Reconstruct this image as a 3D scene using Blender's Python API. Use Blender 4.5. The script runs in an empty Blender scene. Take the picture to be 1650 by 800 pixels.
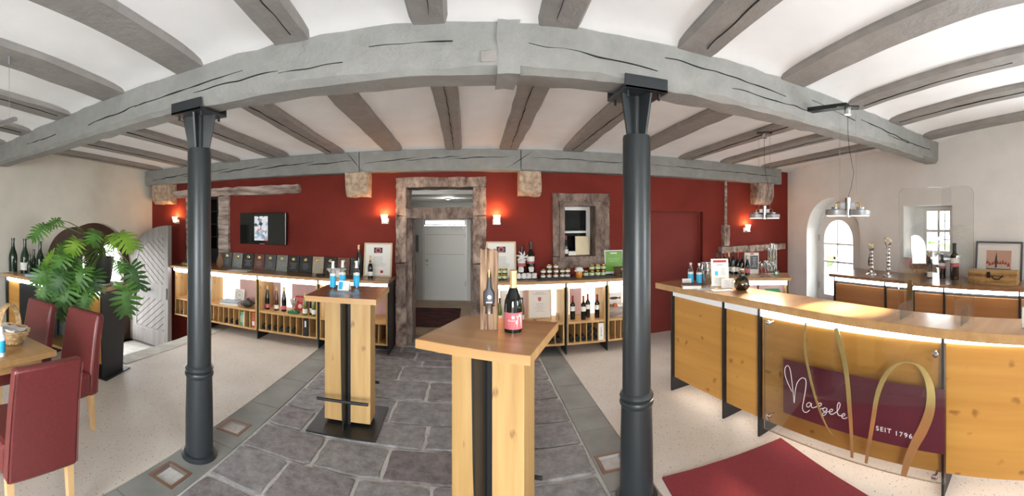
import bpy, math, random
from math import sin, cos, pi, tan, atan2, radians as R
from mathutils import Vector, Matrix
from mathutils.geometry import tessellate_polygon
random.seed(7)
SC = bpy.context.scene
COL = SC.collection

# ------------------------------------------------------------------ camera
CAM_H, FOC, PX0, PYH = 1.68, 640.0, 760.0, 354.0     # eye height, px per radian, heading column, horizon row
cam_d = bpy.data.cameras.new('camera')
cam_d.type = 'PANO'
cam_d.panorama_type = 'CENTRAL_CYLINDRICAL'
cam_d.central_cylindrical_range_u_min = -PX0 / FOC
cam_d.central_cylindrical_range_u_max = (1650 - PX0) / FOC
cam_d.central_cylindrical_range_v_min = -(800 - PYH) / FOC
cam_d.central_cylindrical_range_v_max = PYH / FOC
cam_d.central_cylindrical_radius = 1.0
cam_d.clip_start = 0.02
cam = bpy.data.objects.new('camera', cam_d)
cam.location = (0, 0, CAM_H)
cam.rotation_euler = (pi / 2, 0, 0)
COL.objects.link(cam)
SC.camera = cam

# ------------------------------------------------------------------ world, daylight, exposure
W = bpy.data.worlds.new('world'); SC.world = W; W.use_nodes = True
bg = W.node_tree.nodes['Background']
sky = W.node_tree.nodes.new('ShaderNodeTexSky')
sky.sky_type = 'NISHITA'; sky.sun_disc = False; sky.sun_elevation = R(38); sky.sun_rotation = R(200)
mixw = W.node_tree.nodes.new('ShaderNodeMixRGB'); mixw.inputs[0].default_value = 0.65
mixw.inputs[2].default_value = (9.6, 9.7, 9.8, 1)
W.node_tree.links.new(sky.outputs[0], mixw.inputs[1])
W.node_tree.links.new(mixw.outputs[0], bg.inputs[0])
bg.inputs[1].default_value = 2.3

def area(name, loc, rot, sx, sy, power, col=(1, 1, 1)):
    l = bpy.data.lights.new(name, 'AREA'); l.shape = 'RECTANGLE'; l.size = sx; l.size_y = sy
    l.energy = power; l.color = col
    o = bpy.data.objects.new(name, l); o.location = loc; o.rotation_euler = rot; COL.objects.link(o); return o
# daylight at the wide glazed doorway in the wall behind the camera, falling in from the sky above
area('window_daylight', (-0.8, -2.52, 1.45), (R(-62), 0, pi), 2.0, 1.9, 80, (0.93, 0.975, 1.0))
# daylight at a window of the right wall, out of view behind the bar
area('window_daylight', (4.62, -1.1, 1.75), (R(-90), 0, R(-84)), 1.1, 1.1, 150, (0.93, 0.975, 1.0))

SC.view_settings.view_transform = 'Standard'
SC.view_settings.look = 'None'
SC.view_settings.exposure = 0.02
SC.view_settings.gamma = 1.0
SC.view_settings.use_curve_mapping = False

# ------------------------------------------------------------------ measuring helpers (metres from the photo)
def on_y(px, py, Y):
    t = (px - PX0) / FOC
    return Vector((Y * tan(t), Y, CAM_H - (py - PYH) / FOC * Y / cos(t)))
def on_z(px, py, z=0.0):
    r = (CAM_H - z) * FOC / (py - PYH); t = (px - PX0) / FOC
    return Vector((r * sin(t), r * cos(t), z))

# ------------------------------------------------------------------ materials
MATS = {}
def nd(nt, kind, **kw):
    n = nt.nodes.new(kind)
    for k, v in kw.items(): setattr(n, k, v)
    return n
def base_mat(name, col, rough=0.5, metal=0.0, spec=0.5, emit=None, estr=0, coat=0, sheen=0):
    m = bpy.data.materials.new(name); m.use_nodes = True
    p = m.node_tree.nodes['Principled BSDF']
    p.inputs['Base Color'].default_value = (*col, 1)
    p.inputs['Roughness'].default_value = rough
    p.inputs['Metallic'].default_value = metal
    p.inputs['Specular IOR Level'].default_value = spec
    p.inputs['Coat Weight'].default_value = coat
    if sheen: p.inputs['Sheen Weight'].default_value = sheen
    if emit:
        p.inputs['Emission Color'].default_value = (*emit, 1)
        p.inputs['Emission Strength'].default_value = estr
    MATS[name] = m
    return m, m.node_tree, p
def noise_mat(name, c1, c2, scale=(8, 8, 8), rough=0.6, bump=0.1, dist=0.01, detail=6, ramp=(0.35, 0.65), c3=None, nrough=.5, **kw):
    m, nt, p = base_mat(name, c1, rough, **kw)
    tc = nd(nt, 'ShaderNodeTexCoord'); mp = nd(nt, 'ShaderNodeMapping')
    mp.inputs['Scale'].default_value = scale
    nt.links.new(tc.outputs['Object'], mp.inputs[0])
    n = nd(nt, 'ShaderNodeTexNoise'); n.inputs['Scale'].default_value = 1; n.inputs['Detail'].default_value = detail; n.inputs['Roughness'].default_value = nrough
    nt.links.new(mp.outputs[0], n.inputs['Vector'])
    r = nd(nt, 'ShaderNodeValToRGB')
    r.color_ramp.elements[0].position = ramp[0]; r.color_ramp.elements[0].color = (*c1, 1)
    r.color_ramp.elements[1].position = ramp[1]; r.color_ramp.elements[1].color = (*c2, 1)
    if c3:
        e = r.color_ramp.elements.new(min(0.99, ramp[1] + 0.1)); e.color = (*c3, 1)
    nt.links.new(n.outputs['Fac'], r.inputs[0]); nt.links.new(r.outputs[0], p.inputs['Base Color'])
    if bump:
        b = nd(nt, 'ShaderNodeBump'); b.inputs['Strength'].default_value = bump; b.inputs['Distance'].default_value = dist
        nt.links.new(n.outputs['Fac'], b.inputs['Height']); nt.links.new(b.outputs[0], p.inputs['Normal'])
    return m
def wood_mat(name, c1, c2, axis, rough=0.45, scale=14, knots=False, coat=0.0):
    s = [scale, scale, scale]; s[axis] = scale * 0.07
    m = noise_mat(name, c1, c2, tuple(s), rough, 0.08, 0.003, 7, (0.3, 0.7), coat=coat)
    if knots:
        nt = m.node_tree; p = nt.nodes['Principled BSDF']
        tc = nd(nt, 'ShaderNodeTexCoord'); v = nd(nt, 'ShaderNodeTexVoronoi'); v.inputs['Scale'].default_value = 6.5
        mp = nd(nt, 'ShaderNodeMapping'); ks = [1, 1, 1]; ks[axis] = 0.7; mp.inputs['Scale'].default_value = ks
        nz = nd(nt, 'ShaderNodeTexNoise'); nz.inputs['Scale'].default_value = 9
        ad = nd(nt, 'ShaderNodeVectorMath', operation='MULTIPLY_ADD'); ad.inputs[1].default_value = (0.08, 0.08, 0.08)
        nt.links.new(tc.outputs['Object'], mp.inputs[0])
        nt.links.new(nz.outputs['Color'], ad.inputs[0]); nt.links.new(mp.outputs[0], ad.inputs[2]); nt.links.new(ad.outputs[0], v.inputs['Vector'])
        rr = nd(nt, 'ShaderNodeValToRGB'); rr.color_ramp.elements[0].position = 0.06; rr.color_ramp.elements[0].color = (0.42, 0.34, 0.3, 1)
        rr.color_ramp.elements[1].position = 0.16; rr.color_ramp.elements[1].color = (1, 1, 1, 1)
        nt.links.new(v.outputs['Distance'], rr.inputs[0])
        mx = nd(nt, 'ShaderNodeMixRGB', blend_type='MULTIPLY'); mx.inputs[0].default_value = 0.8
        src = [l for l in nt.links if l.to_socket == p.inputs['Base Color']][0].from_socket
        nt.links.new(src, mx.inputs[1]); nt.links.new(rr.outputs[0], mx.inputs[2]); nt.links.new(mx.outputs[0], p.inputs['Base Color'])
    return m
def timber_mat(name, c, axis, amount=1.0):
    # painted old timber: soft colour drift and hewn relief
    m = noise_mat(name, tuple(x * 0.86 for x in c), tuple(x * 1.12 for x in c), (7, 7, 7), 0.62, 0.75, 0.025, 12, (0.3, 0.7), nrough=.62)
    return m
def thin_glass(name, tint=(1, 1, 1), refl=0.08, rough=0.0, clear=1.0):
    m = bpy.data.materials.new(name); m.use_nodes = True; nt = m.node_tree
    nt.nodes.remove(nt.nodes['Principled BSDF']); out = nt.nodes['Material Output']
    t = nd(nt, 'ShaderNodeBsdfTransparent'); t.inputs[0].default_value = (*tint, 1)
    g = nd(nt, 'ShaderNodeBsdfGlossy'); g.inputs['Roughness'].default_value = rough
    lw = nd(nt, 'ShaderNodeLayerWeight'); lw.inputs[0].default_value = 0.25
    ad = nd(nt, 'ShaderNodeMath', operation='MULTIPLY_ADD'); ad.inputs[1].default_value = 0.55; ad.inputs[2].default_value = refl
    ad.use_clamp = True
    mx = nd(nt, 'ShaderNodeMixShader')
    nt.links.new(lw.outputs['Fresnel'], ad.inputs[0]); nt.links.new(ad.outputs[0], mx.inputs[0])
    nt.links.new(t.outputs[0], mx.inputs[1]); nt.links.new(g.outputs[0], mx.inputs[2]); nt.links.new(mx.outputs[0], out.inputs[0])
    MATS[name] = m; return m
def speck_mat(name, c1, c2):
    # polished concrete with dark aggregate specks and broad stains
    m = noise_mat(name, c1, c2, (1.6, 1.6, 1.6), 0.5, 0.02, 0.002, 8, (0.3, 0.72))
    nt = m.node_tree; p = nt.nodes['Principled BSDF']; tc = nd(nt, 'ShaderNodeTexCoord')
    def spots(scale, size, thr):
        v = nd(nt, 'ShaderNodeTexVoronoi'); v.inputs['Scale'].default_value = scale
        nt.links.new(tc.outputs['Object'], v.inputs['Vector'])
        r = nd(nt, 'ShaderNodeMath', operation='LESS_THAN'); r.inputs[1].default_value = size
        nt.links.new(v.outputs['Distance'], r.inputs[0])
        sp = nd(nt, 'ShaderNodeSeparateColor'); nt.links.new(v.outputs['Color'], sp.inputs[0])
        k = nd(nt, 'ShaderNodeMath', operation='LESS_THAN'); k.inputs[1].default_value = thr
        nt.links.new(sp.outputs[0], k.inputs[0])
        a = nd(nt, 'ShaderNodeMath', operation='MULTIPLY'); nt.links.new(r.outputs[0], a.inputs[0]); nt.links.new(k.outputs[0], a.inputs[1])
        return a
    a = spots(38, 0.20, 0.22); b = spots(90, 0.26, 0.25)
    mxx = nd(nt, 'ShaderNodeMath', operation='MAXIMUM'); nt.links.new(a.outputs[0], mxx.inputs[0]); nt.links.new(b.outputs[0], mxx.inputs[1])
    mx = nd(nt, 'ShaderNodeMixRGB'); mx.inputs[2].default_value = (0.16, 0.1, 0.075, 1)
    ml = nd(nt, 'ShaderNodeMath', operation='MULTIPLY'); ml.inputs[1].default_value = 0.75
    nt.links.new(mxx.outputs[0], ml.inputs[0]); nt.links.new(ml.outputs[0], mx.inputs[0])
    src = [l for l in nt.links if l.to_socket == p.inputs['Base Color']][0].from_socket
    nt.links.new(src, mx.inputs[1]); nt.links.new(mx.outputs[0], p.inputs['Base Color'])
    return m
def B(name, col, rough=0.5, **kw): return base_mat(name, col, rough, **kw)[0]

noise_mat('plaster_white', (0.82, 0.83, 0.835), (0.87, 0.88, 0.885), (3, 3, 3), 0.85, 0.06, 0.02)
noise_mat('plaster_wall', (0.76, 0.75, 0.725), (0.82, 0.81, 0.785), (2.5, 2.5, 2.5), 0.85, 0.07, 0.02)
noise_mat('plaster_beige_shade', (0.55, 0.525, 0.455), (0.61, 0.585, 0.515), (2.5, 2.5, 2.5), 0.85, 0.07, 0.02)  # beige plaster, darkened to stand in for the left wall's shade
noise_mat('red_paint', (0.172, 0.026, 0.019), (0.208, 0.032, 0.023), (2, 2, 2), 0.8, 0.05, 0.01, spec=0.15)
noise_mat('red_door_paint', (0.17, 0.026, 0.02), (0.19, 0.03, 0.023), (2, 2, 2), 0.6, 0.02, 0.01, spec=0.2)
speck_mat('concrete', (0.60, 0.535, 0.46), (0.71, 0.655, 0.585))
noise_mat('kerb_concrete', (0.42, 0.39, 0.34), (0.55, 0.52, 0.46), (6, 6, 6), 0.8, 0.1)
noise_mat('mortar', (0.50, 0.48, 0.45), (0.62, 0.60, 0.565), (25, 25, 25), 0.9, 0.3, 0.004)
for i, (a, b) in enumerate([((0.15, 0.132, 0.134), (0.31, 0.285, 0.285)), ((0.17, 0.162, 0.164), (0.33, 0.315, 0.315)), ((0.125, 0.105, 0.106), (0.265, 0.232, 0.232)), ((0.19, 0.18, 0.18), (0.36, 0.345, 0.34))]):
    noise_mat('paving_%d' % i, a, b, (11, 11, 11), 0.6, 0.9, 0.016, 14, (0.38, 0.61), nrough=.74)
noise_mat('border_slab', (0.19, 0.192, 0.176), (0.28, 0.28, 0.258), (3, 3, 3), 0.6, 0.1, 0.005, 8)
noise_mat('sandstone', (0.12, 0.07, 0.052), (0.60, 0.47, 0.385), (9, 9, 5), 0.9, 1.0, 0.04, 12, (0.36, 0.66), nrough=.68)
noise_mat('sandstone_dark', (0.075, 0.045, 0.036), (0.40, 0.31, 0.262), (9, 9, 5), 0.9, 1.0, 0.04, 12, (0.34, 0.68), nrough=.68)
noise_mat('corbel_stone', (0.33, 0.22, 0.15), (0.55, 0.44, 0.33), (16, 16, 16), 0.95, 0.9, 0.02, 8)
noise_mat('weathered_wood', (0.15, 0.105, 0.085), (0.50, 0.42, 0.37), (3, 18, 18), 0.9, 0.7, 0.02, 8)
timber_mat('beam_x', (0.262, 0.266, 0.255), 0)
timber_mat('joist_y', (0.265, 0.252, 0.24), 1, 0.8)
wood_mat('oak_x', (0.50, 0.285, 0.105), (0.62, 0.385, 0.165), 0)
wood_mat('oak_z', (0.40, 0.235, 0.078), (0.58, 0.375, 0.155), 2, knots=True)
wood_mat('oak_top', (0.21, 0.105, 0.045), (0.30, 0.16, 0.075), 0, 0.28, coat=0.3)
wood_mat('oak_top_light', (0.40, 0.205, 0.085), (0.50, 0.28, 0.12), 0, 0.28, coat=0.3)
wood_mat('oak_edge', (0.42, 0.235, 0.09), (0.54, 0.325, 0.14), 0, 0.4)
wood_mat('bar_panel', (0.46, 0.22, 0.045), (0.61, 0.32, 0.075), 0, 0.4, 9, knots=True)
wood_mat('bar_top', (0.36, 0.185, 0.08), (0.45, 0.245, 0.115), 0, 0.25, coat=0.3)
wood_mat('back_bar_front', (0.27, 0.115, 0.035), (0.33, 0.15, 0.05), 0, 0.4)
wood_mat('crate_wood', (0.16, 0.07, 0.02), (0.58, 0.36, 0.14), 0, 0.6, 22)
wood_mat('old_board', (0.05, 0.024, 0.013), (0.30, 0.17, 0.095), 2, 0.8, 24)
wood_mat('rough_oak', (0.045, 0.022, 0.013), (0.46, 0.30, 0.19), 2, 0.85, 75)
wood_mat('door_grey', (0.20, 0.175, 0.165), (0.29, 0.26, 0.25), 2, 0.45)
wood_mat('door_dark', (0.045, 0.022, 0.015), (0.075, 0.038, 0.026), 2, 0.5)
B('black_steel', (0.018, 0.019, 0.021), 0.45, metal=0.3)
B('iron_paint', (0.032, 0.038, 0.042), 0.36, metal=0.3)
B('groove_dark', (0.01, 0.009, 0.008), 0.9)
B('steel', (0.62, 0.62, 0.62), 0.22, metal=1.0)
B('brushed', (0.45, 0.46, 0.47), 0.35, metal=1.0)
B('lamp_grey', (0.25, 0.26, 0.27), 0.4, metal=0.4)
B('chrome', (0.8, 0.8, 0.8), 0.08, metal=1.0)
B('brass', (0.75, 0.52, 0.18), 0.25, metal=1.0)
B('gold', (0.86, 0.68, 0.28), 0.16, metal=0.8)
B('copper_frame', (0.25, 0.14, 0.09), 0.5, metal=0.4)
noise_mat('leather', (0.125, 0.021, 0.021), (0.15, 0.027, 0.026), (60, 60, 60), 0.36, 0.05, 0.001)
B('chair_leg', (0.62, 0.40, 0.19), 0.45)
B('white_paint', (0.72, 0.72, 0.70), 0.45)
B('hall_white', (0.62, 0.62, 0.60), 0.7)
B('white_gloss', (0.80, 0.80, 0.80), 0.25)
B('paper', (0.78, 0.77, 0.73), 0.8)
B('paper_cream', (0.70, 0.62, 0.43), 0.8)
B('print_grey', (0.30, 0.29, 0.28), 0.8)
B('print_dark', (0.05, 0.05, 0.05), 0.8)
B('print_red', (0.45, 0.03, 0.03), 0.7)
B('blue_label', (0.03, 0.42, 0.72), 0.5)
B('frame_wood', (0.62, 0.48, 0.30), 0.5)
B('frame_grey', (0.09, 0.10, 0.12), 0.45)
B('bottle_black', (0.006, 0.008, 0.007), 0.07)
B('bottle_green', (0.012, 0.028, 0.014), 0.07)
B('bottle_olive', (0.10, 0.11, 0.015), 0.08)
B('bottle_amber', (0.10, 0.03, 0.01), 0.08)
B('label_white', (0.75, 0.73, 0.68), 0.6)
B('label_pink', (0.50, 0.12, 0.14), 0.6)
B('label_green', (0.50, 0.60, 0.35), 0.6)
B('cap_gold', (0.65, 0.44, 0.20), 0.35, metal=0.3)
B('cap_red', (0.28, 0.02, 0.025), 0.35)
B('cap_black', (0.012, 0.012, 0.013), 0.35)
B('cap_white', (0.72, 0.70, 0.68), 0.35)
B('cloth_white', (0.74, 0.72, 0.70), 0.9)
B('jar_dark', (0.025, 0.012, 0.010), 0.12)
B('jar_honey', (0.50, 0.20, 0.03), 0.15)
B('green_sign', (0.13, 0.33, 0.025), 0.4)
B('green_bin', (0.015, 0.16, 0.06), 0.4)
B('red_card', (0.55, 0.04, 0.035), 0.5)
B('book_green', (0.20, 0.42, 0.10), 0.6)
B('book_teal', (0.10, 0.45, 0.42), 0.6)
B('book_orange', (0.50, 0.12, 0.04), 0.6)
B('book_yellow', (0.55, 0.33, 0.05), 0.6)
B('book_blue', (0.35, 0.42, 0.5), 0.6)
B('tv_black', (0.008, 0.008, 0.009), 0.12)
B('ceramic_dark', (0.03, 0.03, 0.027), 0.35)
B('basalt', (0.09, 0.07, 0.065), 0.7)
noise_mat('plaque_black', (0.02, 0.021, 0.023), (0.035, 0.036, 0.038), (30, 30, 30), 0.35, 0)
noise_mat('plaque_grey', (0.17, 0.175, 0.165), (0.24, 0.245, 0.23), (30, 30, 30), 0.4, 0)
noise_mat('plaque_slate', (0.06, 0.066, 0.07), (0.09, 0.097, 0.10), (30, 30, 30), 0.4, 0)
noise_mat('plaque_brown', (0.11, 0.04, 0.03), (0.15, 0.058, 0.046), (30, 30, 30), 0.4, 0)
noise_mat('plaque_beige', (0.34, 0.295, 0.215), (0.42, 0.37, 0.275), (30, 30, 30), 0.4, 0)
noise_mat('carpet_red', (0.20, 0.022, 0.030), (0.25, 0.030, 0.038), (150, 150, 150), 0.95, 0.3, 0.004)
noise_mat('rug_pattern', (0.03, 0.012, 0.010), (0.11, 0.02, 0.016), (4, 14, 4), 0.95, 0.2, 0.004, 3, (0.45, 0.55))
noise_mat('hall_tile', (0.36, 0.24, 0.14), (0.44, 0.31, 0.19), (3, 3, 3), 0.5, 0.02)
noise_mat('unit_back', (0.56, 0.38, 0.37), (0.60, 0.41, 0.40), (3, 3, 3), 0.6, 0)
noise_mat('wicker', (0.36, 0.22, 0.10), (0.60, 0.42, 0.22), (40, 40, 40), 0.7, 0.5, 0.004)
noise_mat('leaf_green', (0.035, 0.115, 0.012), (0.085, 0.22, 0.025), (5, 5, 5), 0.55, 0.1, 0.004)
noise_mat('leaf_pale', (0.13, 0.26, 0.018), (0.22, 0.36, 0.04), (5, 5, 5), 0.55, 0.1, 0.004)
noise_mat('leaf_dark', (0.018, 0.07, 0.013), (0.045, 0.13, 0.022), (5, 5, 5), 0.55, 0.1, 0.004)
B('stem_green', (0.075, 0.13, 0.025), 0.5)
noise_mat('hedge', (0.05, 0.12, 0.02), (0.15, 0.28, 0.06), (6, 6, 6), 0.8, 0.8, 0.05)
noise_mat('outside_ground', (0.5, 0.49, 0.46), (0.6, 0.59, 0.56), (2, 2, 2), 0.9, 0)
noise_mat('yard_dark', (0.13, 0.13, 0.125), (0.2, 0.195, 0.19), (6, 6, 6), 0.9, 0.3)
B('house_wall', (0.55, 0.44, 0.30), 0.9)
B('house_roof', (0.25, 0.22, 0.22), 0.9)
B('house_window', (0.12, 0.14, 0.16), 0.3)
thin_glass('pane', (0.98, 0.99, 0.98), 0.03)
thin_glass('acrylic', (0.985, 0.99, 0.988), 0.08)
thin_glass('acrylic_edge', (0.97, 0.98, 0.98), 0.12)
thin_glass('logo_glass', (0.96, 0.97, 0.965), 0.045)
thin_glass('clear_glass', (0.93, 0.95, 0.95), 0.10)
thin_glass('vase_glass', (0.28, 0.24, 0.06), 0.10)
thin_glass('vase_amber', (0.80, 0.38, 0.05), 0.04)
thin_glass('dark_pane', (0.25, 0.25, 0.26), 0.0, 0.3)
B('led', (1, 1, 1), 0.5, emit=(0.93, 0.97, 1.0), estr=21.0)
B('bar_led', (1, 1, 1), 0.5, emit=(1.0, 0.96, 0.92), estr=6.0)
B('led_under', (1, 1, 1), 0.5, emit=(1.0, 0.92, 0.80), estr=13.0)
B('led_dim', (0.6, 0.6, 0.6), 0.5, emit=(0.9, 0.92, 0.95), estr=0.28)
B('led_glow', (1, 1, 1), 0.5, emit=(1.0, 0.90, 0.74), estr=1.5)
B('bulb_warm', (1, 1, 1), 0.5, emit=(1.0, 0.66, 0.34), estr=9.0)
B('sconce_glass', (0.9, 0.85, 0.8), 0.4, emit=(1.0, 0.72, 0.48), estr=1.6)
B('lens', (1, 1, 1), 0.3, emit=(1.0, 0.86, 0.7), estr=1.2)
B('hall_lamp', (1, 1, 1), 0.3, emit=(1.0, 0.97, 0.93), estr=3.0)
def tv_screen():
    m, nt, p = base_mat('tv_picture', (0.02, 0.02, 0.02), 0.3)
    tc = nd(nt, 'ShaderNodeTexCoord'); v = nd(nt, 'ShaderNodeTexVoronoi'); v.inputs['Scale'].default_value = 22
    nt.links.new(tc.outputs['Object'], v.inputs['Vector'])
    sp = nd(nt, 'ShaderNodeSeparateColor'); nt.links.new(v.outputs['Color'], sp.inputs[0])
    r = nd(nt, 'ShaderNodeValToRGB'); r.color_ramp.interpolation = 'CONSTANT'
    cs = [(0.0, (0.75, 0.75, 0.8)), (0.38, (0.25, 0.32, 0.42)), (0.55, (0.04, 0.05, 0.06)), (0.66, (0.7, 0.25, 0.2)), (0.76, (0.85, 0.83, 0.82)), (0.9, (0.35, 0.5, 0.65))]
    r.color_ramp.elements[0].color = (*cs[0][1], 1); r.color_ramp.elements[1].position = cs[1][0]; r.color_ramp.elements[1].color = (*cs[1][1], 1)
    for q, c in cs[2:]:
        e = r.color_ramp.elements.new(q); e.color = (*c, 1)
    nt.links.new(sp.outputs[0], r.inputs[0]); nt.links.new(r.outputs[0], p.inputs['Emission Color']); p.inputs['Emission Strength'].default_value = 0.9
tv_screen()

# ------------------------------------------------------------------ mesh helpers
class MB:
    def __init__(s): s.v = []; s.f = []
    def add(s, vs, fs):
        n = len(s.v); s.v += [tuple(v) for v in vs]; s.f += [tuple(i + n for i in f) for f in fs]; return s
    def box(s, x0, x1, y0, y1, z0, z1):
        return s.add([(x0, y0, z0), (x1, y0, z0), (x1, y1, z0), (x0, y1, z0), (x0, y0, z1), (x1, y0, z1), (x1, y1, z1), (x0, y1, z1)],
                     [(0, 3, 2, 1), (4, 5, 6, 7), (0, 1, 5, 4), (1, 2, 6, 5), (2, 3, 7, 6), (3, 0, 4, 7)])
    def hexa(s, p): # 8 points: bottom 4 ccw, top 4 ccw
        return s.add(p, [(0, 3, 2, 1), (4, 5, 6, 7), (0, 1, 5, 4), (1, 2, 6, 5), (2, 3, 7, 6), (3, 0, 4, 7)])
    def extr(s, poly, fn, a, b):
        # poly in 2D (ccw seen from +normal); fn(u, v, w) maps to 3D; extrudes w from a to b
        n = len(poly)
        vs = [fn(u, v, a) for u, v in poly] + [fn(u, v, b) for u, v in poly]
        tri = tessellate_polygon([[Vector((u, v, 0)) for u, v in poly]])
        fs = [tuple(t) for t in tri] + [tuple(i + n for i in t[::-1]) for t in tri]
        fs += [(i, (i + 1) % n, (i + 1) % n + n, i + n) for i in range(n)]
        return s.add(vs, fs)
    def holed(s, outer, holes, fn, a, b):
        loops = [outer] + holes
        flat = [p for l in loops for p in l]; n = len(flat)
        tri = tessellate_polygon([[Vector((u, v, 0)) for u, v in l] for l in loops])
        vs = [fn(u, v, a) for u, v in flat] + [fn(u, v, b) for u, v in flat]
        fs = [tuple(t) for t in tri] + [tuple(i + n for i in t[::-1]) for t in tri]
        k = 0
        for l in loops:
            m = len(l)
            fs += [(k + i, k + (i + 1) % m, k + (i + 1) % m + n, k + i + n) for i in range(m)]
            k += m
        return s.add(vs, fs)
    def lathe(s, prof, seg=16, c=(0, 0, 0), ax=2):
        vs = []; fs = []
        for r, z in prof:
            for i in range(seg):
                a = 2 * pi * i / seg
                p = (r * cos(a), r * sin(a), z)
                if ax == 1: p = (p[0], -p[2], p[1])     # axis along -Y
                if ax == 0: p = (p[2], p[0], p[1])
                vs.append((p[0] + c[0], p[1] + c[1], p[2] + c[2]))
        m = len(prof)
        for j in range(m - 1):
            for i in range(seg):
                fs.append((j * seg + i, j * seg + (i + 1) % seg, (j + 1) * seg + (i + 1) % seg, (j + 1) * seg + i))
        fs.append(tuple(range(seg))[::-1]); fs.append(tuple((m - 1) * seg + i for i in range(seg)))
        return s.add(vs, fs)
    def tube(s, pts, r, seg=6):
        pts = [Vector(p) for p in pts]; n = len(pts); vs = []; fs = []
        rr = r if isinstance(r, (list, tuple)) else [r] * n
        prev = None
        for i, p in enumerate(pts):
            d = (pts[min(i + 1, n - 1)] - pts[max(i - 1, 0)]).normalized()
            if prev is None:
                u = d.cross(Vector((0, 0, 1)) if abs(d.z) < 0.9 else Vector((1, 0, 0))).normalized()
            else:
                u = (prev - d * prev.dot(d)).normalized()
            prev = u; w = d.cross(u)
            for k in range(seg):
                a = 2 * pi * k / seg
                vs.append(p + (u * cos(a) + w * sin(a)) * rr[i])
        for i in range(n - 1):
            for k in range(seg):
                fs.append((i * seg + k, i * seg + (k + 1) % seg, (i + 1) * seg + (k + 1) % seg, (i + 1) * seg + k))
        fs.append(tuple(range(seg))[::-1]); fs.append(tuple((n - 1) * seg + k for k in range(seg)))
        return s.add(vs, fs)
    def mesh(s, name, mat, smooth=False):
        me = bpy.data.meshes.new(name); me.from_pydata(s.v, [], s.f); me.update()
        import bmesh
        bm = bmesh.new(); bm.from_mesh(me); bmesh.ops.recalc_face_normals(bm, faces=bm.faces); bm.to_mesh(me); bm.free()
        me.materials.append(MATS[mat] if isinstance(mat, str) else mat)
        if smooth:
            me.polygons.foreach_set('use_smooth', [True] * len(me.polygons))
            try: me.set_sharp_from_angle(angle=R(38))
            except Exception: pass
        return me
    def build(s, name, mat, parent=None, loc=None, smooth=False, bevel=0, rz=0, rot=None):
        o = bpy.data.objects.new(name, s.mesh(name, mat, smooth)); COL.objects.link(o)
        if parent: o.parent = parent
        if loc is not None: o.location = loc
        if rot: o.rotation_euler = rot
        elif rz: o.rotation_euler = (0, 0, rz)
        if bevel:
            b = o.modifiers.new('bevel', 'BEVEL'); b.width = bevel; b.segments = 2; b.limit_method = 'ANGLE'
        return o
def inst(me, name, parent=None, loc=(0, 0, 0), rot=(0, 0, 0), scale=None):
    o = bpy.data.objects.new(name, me); COL.objects.link(o); o.location = loc; o.rotation_euler = rot
    if parent: o.parent = parent
    if scale is not None: o.scale = scale if not isinstance(scale, (int, float)) else (scale,) * 3
    return o
def tag(o, label, cat, group=None):
    o['label'] = label; o['category'] = cat
    if group: o['group'] = group
    return o
def thing(name, label, cat, loc=(0, 0, 0), rz=0, group=None):
    o = bpy.data.objects.new(name, None); o.empty_display_size = 0.05; COL.objects.link(o)
    o.location = loc; o.rotation_euler = (0, 0, rz)
    return tag(o, label, cat, group)
def struct(o, label=None, cat=None):
    o['kind'] = 'structure'
    if label: o['label'] = label
    if cat: o['category'] = cat
    return o
def xz(u, v, w): return (u, w, v)      # polygon in XZ, extruded along Y
def yz(u, v, w): return (w, u, v)      # polygon in YZ, extruded along X
def xy(u, v, w): return (u, v, w)
def arch(c, hw, z0, zs, n=20, rise=None):
    rise = rise or hw
    return [(c - hw, z0), (c + hw, z0)] + [(c + hw * cos(pi * i / n), zs + rise * sin(pi * i / n)) for i in range(n + 1)]
def rect(u0, u1, v0, v1): return [(u0, v0), (u1, v0), (u1, v1), (u0, v1)]
def rough_box(x0, x1, y0, y1, z0, z1, n=(8, 2, 3), amp=0.012, seed=0):
    # hewn block: gridded box with displaced skin
    rnd = random.Random(seed); cache = {}
    mb = MB()
    def P(i, j, k):
        key = (i, j, k)
        if key not in cache:
            cache[key] = len(mb.v)
            mb.v.append((x0 + (x1 - x0) * i / n[0] + rnd.uniform(-amp, amp), y0 + (y1 - y0) * j / n[1] + rnd.uniform(-amp, amp), z0 + (z1 - z0) * k / n[2] + rnd.uniform(-amp, amp)))
        return cache[key]
    for i in range(n[0]):
        for j in range(n[1]):
            for k in (0, n[2]): mb.f.append((P(i, j, k), P(i + 1, j, k), P(i + 1, j + 1, k), P(i, j + 1, k)))
    for i in range(n[0]):
        for k in range(n[2]):
            for j in (0, n[1]): mb.f.append((P(i, j, k), P(i + 1, j, k), P(i + 1, j, k + 1), P(i, j, k + 1)))
    for j in range(n[1]):
        for k in range(n[2]):
            for i in (0, n[0]): mb.f.append((P(i, j, k), P(i, j + 1, k), P(i, j + 1, k + 1), P(i, j, k + 1)))
    return mb

# ================================================================== ROOM
XL, YB, YF = -5.4, 5.2, -2.6
def zj(Y):      # underside of the joists (the old ceiling slopes)
    if Y >= 2.1: return 2.70 - (Y - 2.1) * 0.05
    return 2.70 + 0.14 * (2.1 - max(Y, 0.0))
RW0 = Vector((5.30, 5.20)); RWD = Vector((-0.103, -1.0)).normalized(); RWN = Vector((1.0, -0.103)).normalized()
def rw(u, v, w):                       # right wall: u along the wall towards the camera, v up, w outwards
    p = RW0 + RWD * u + RWN * w
    return (p.x, p.y, v)
RWZ = math.atan2(RWD.y, RWD.x)

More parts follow.
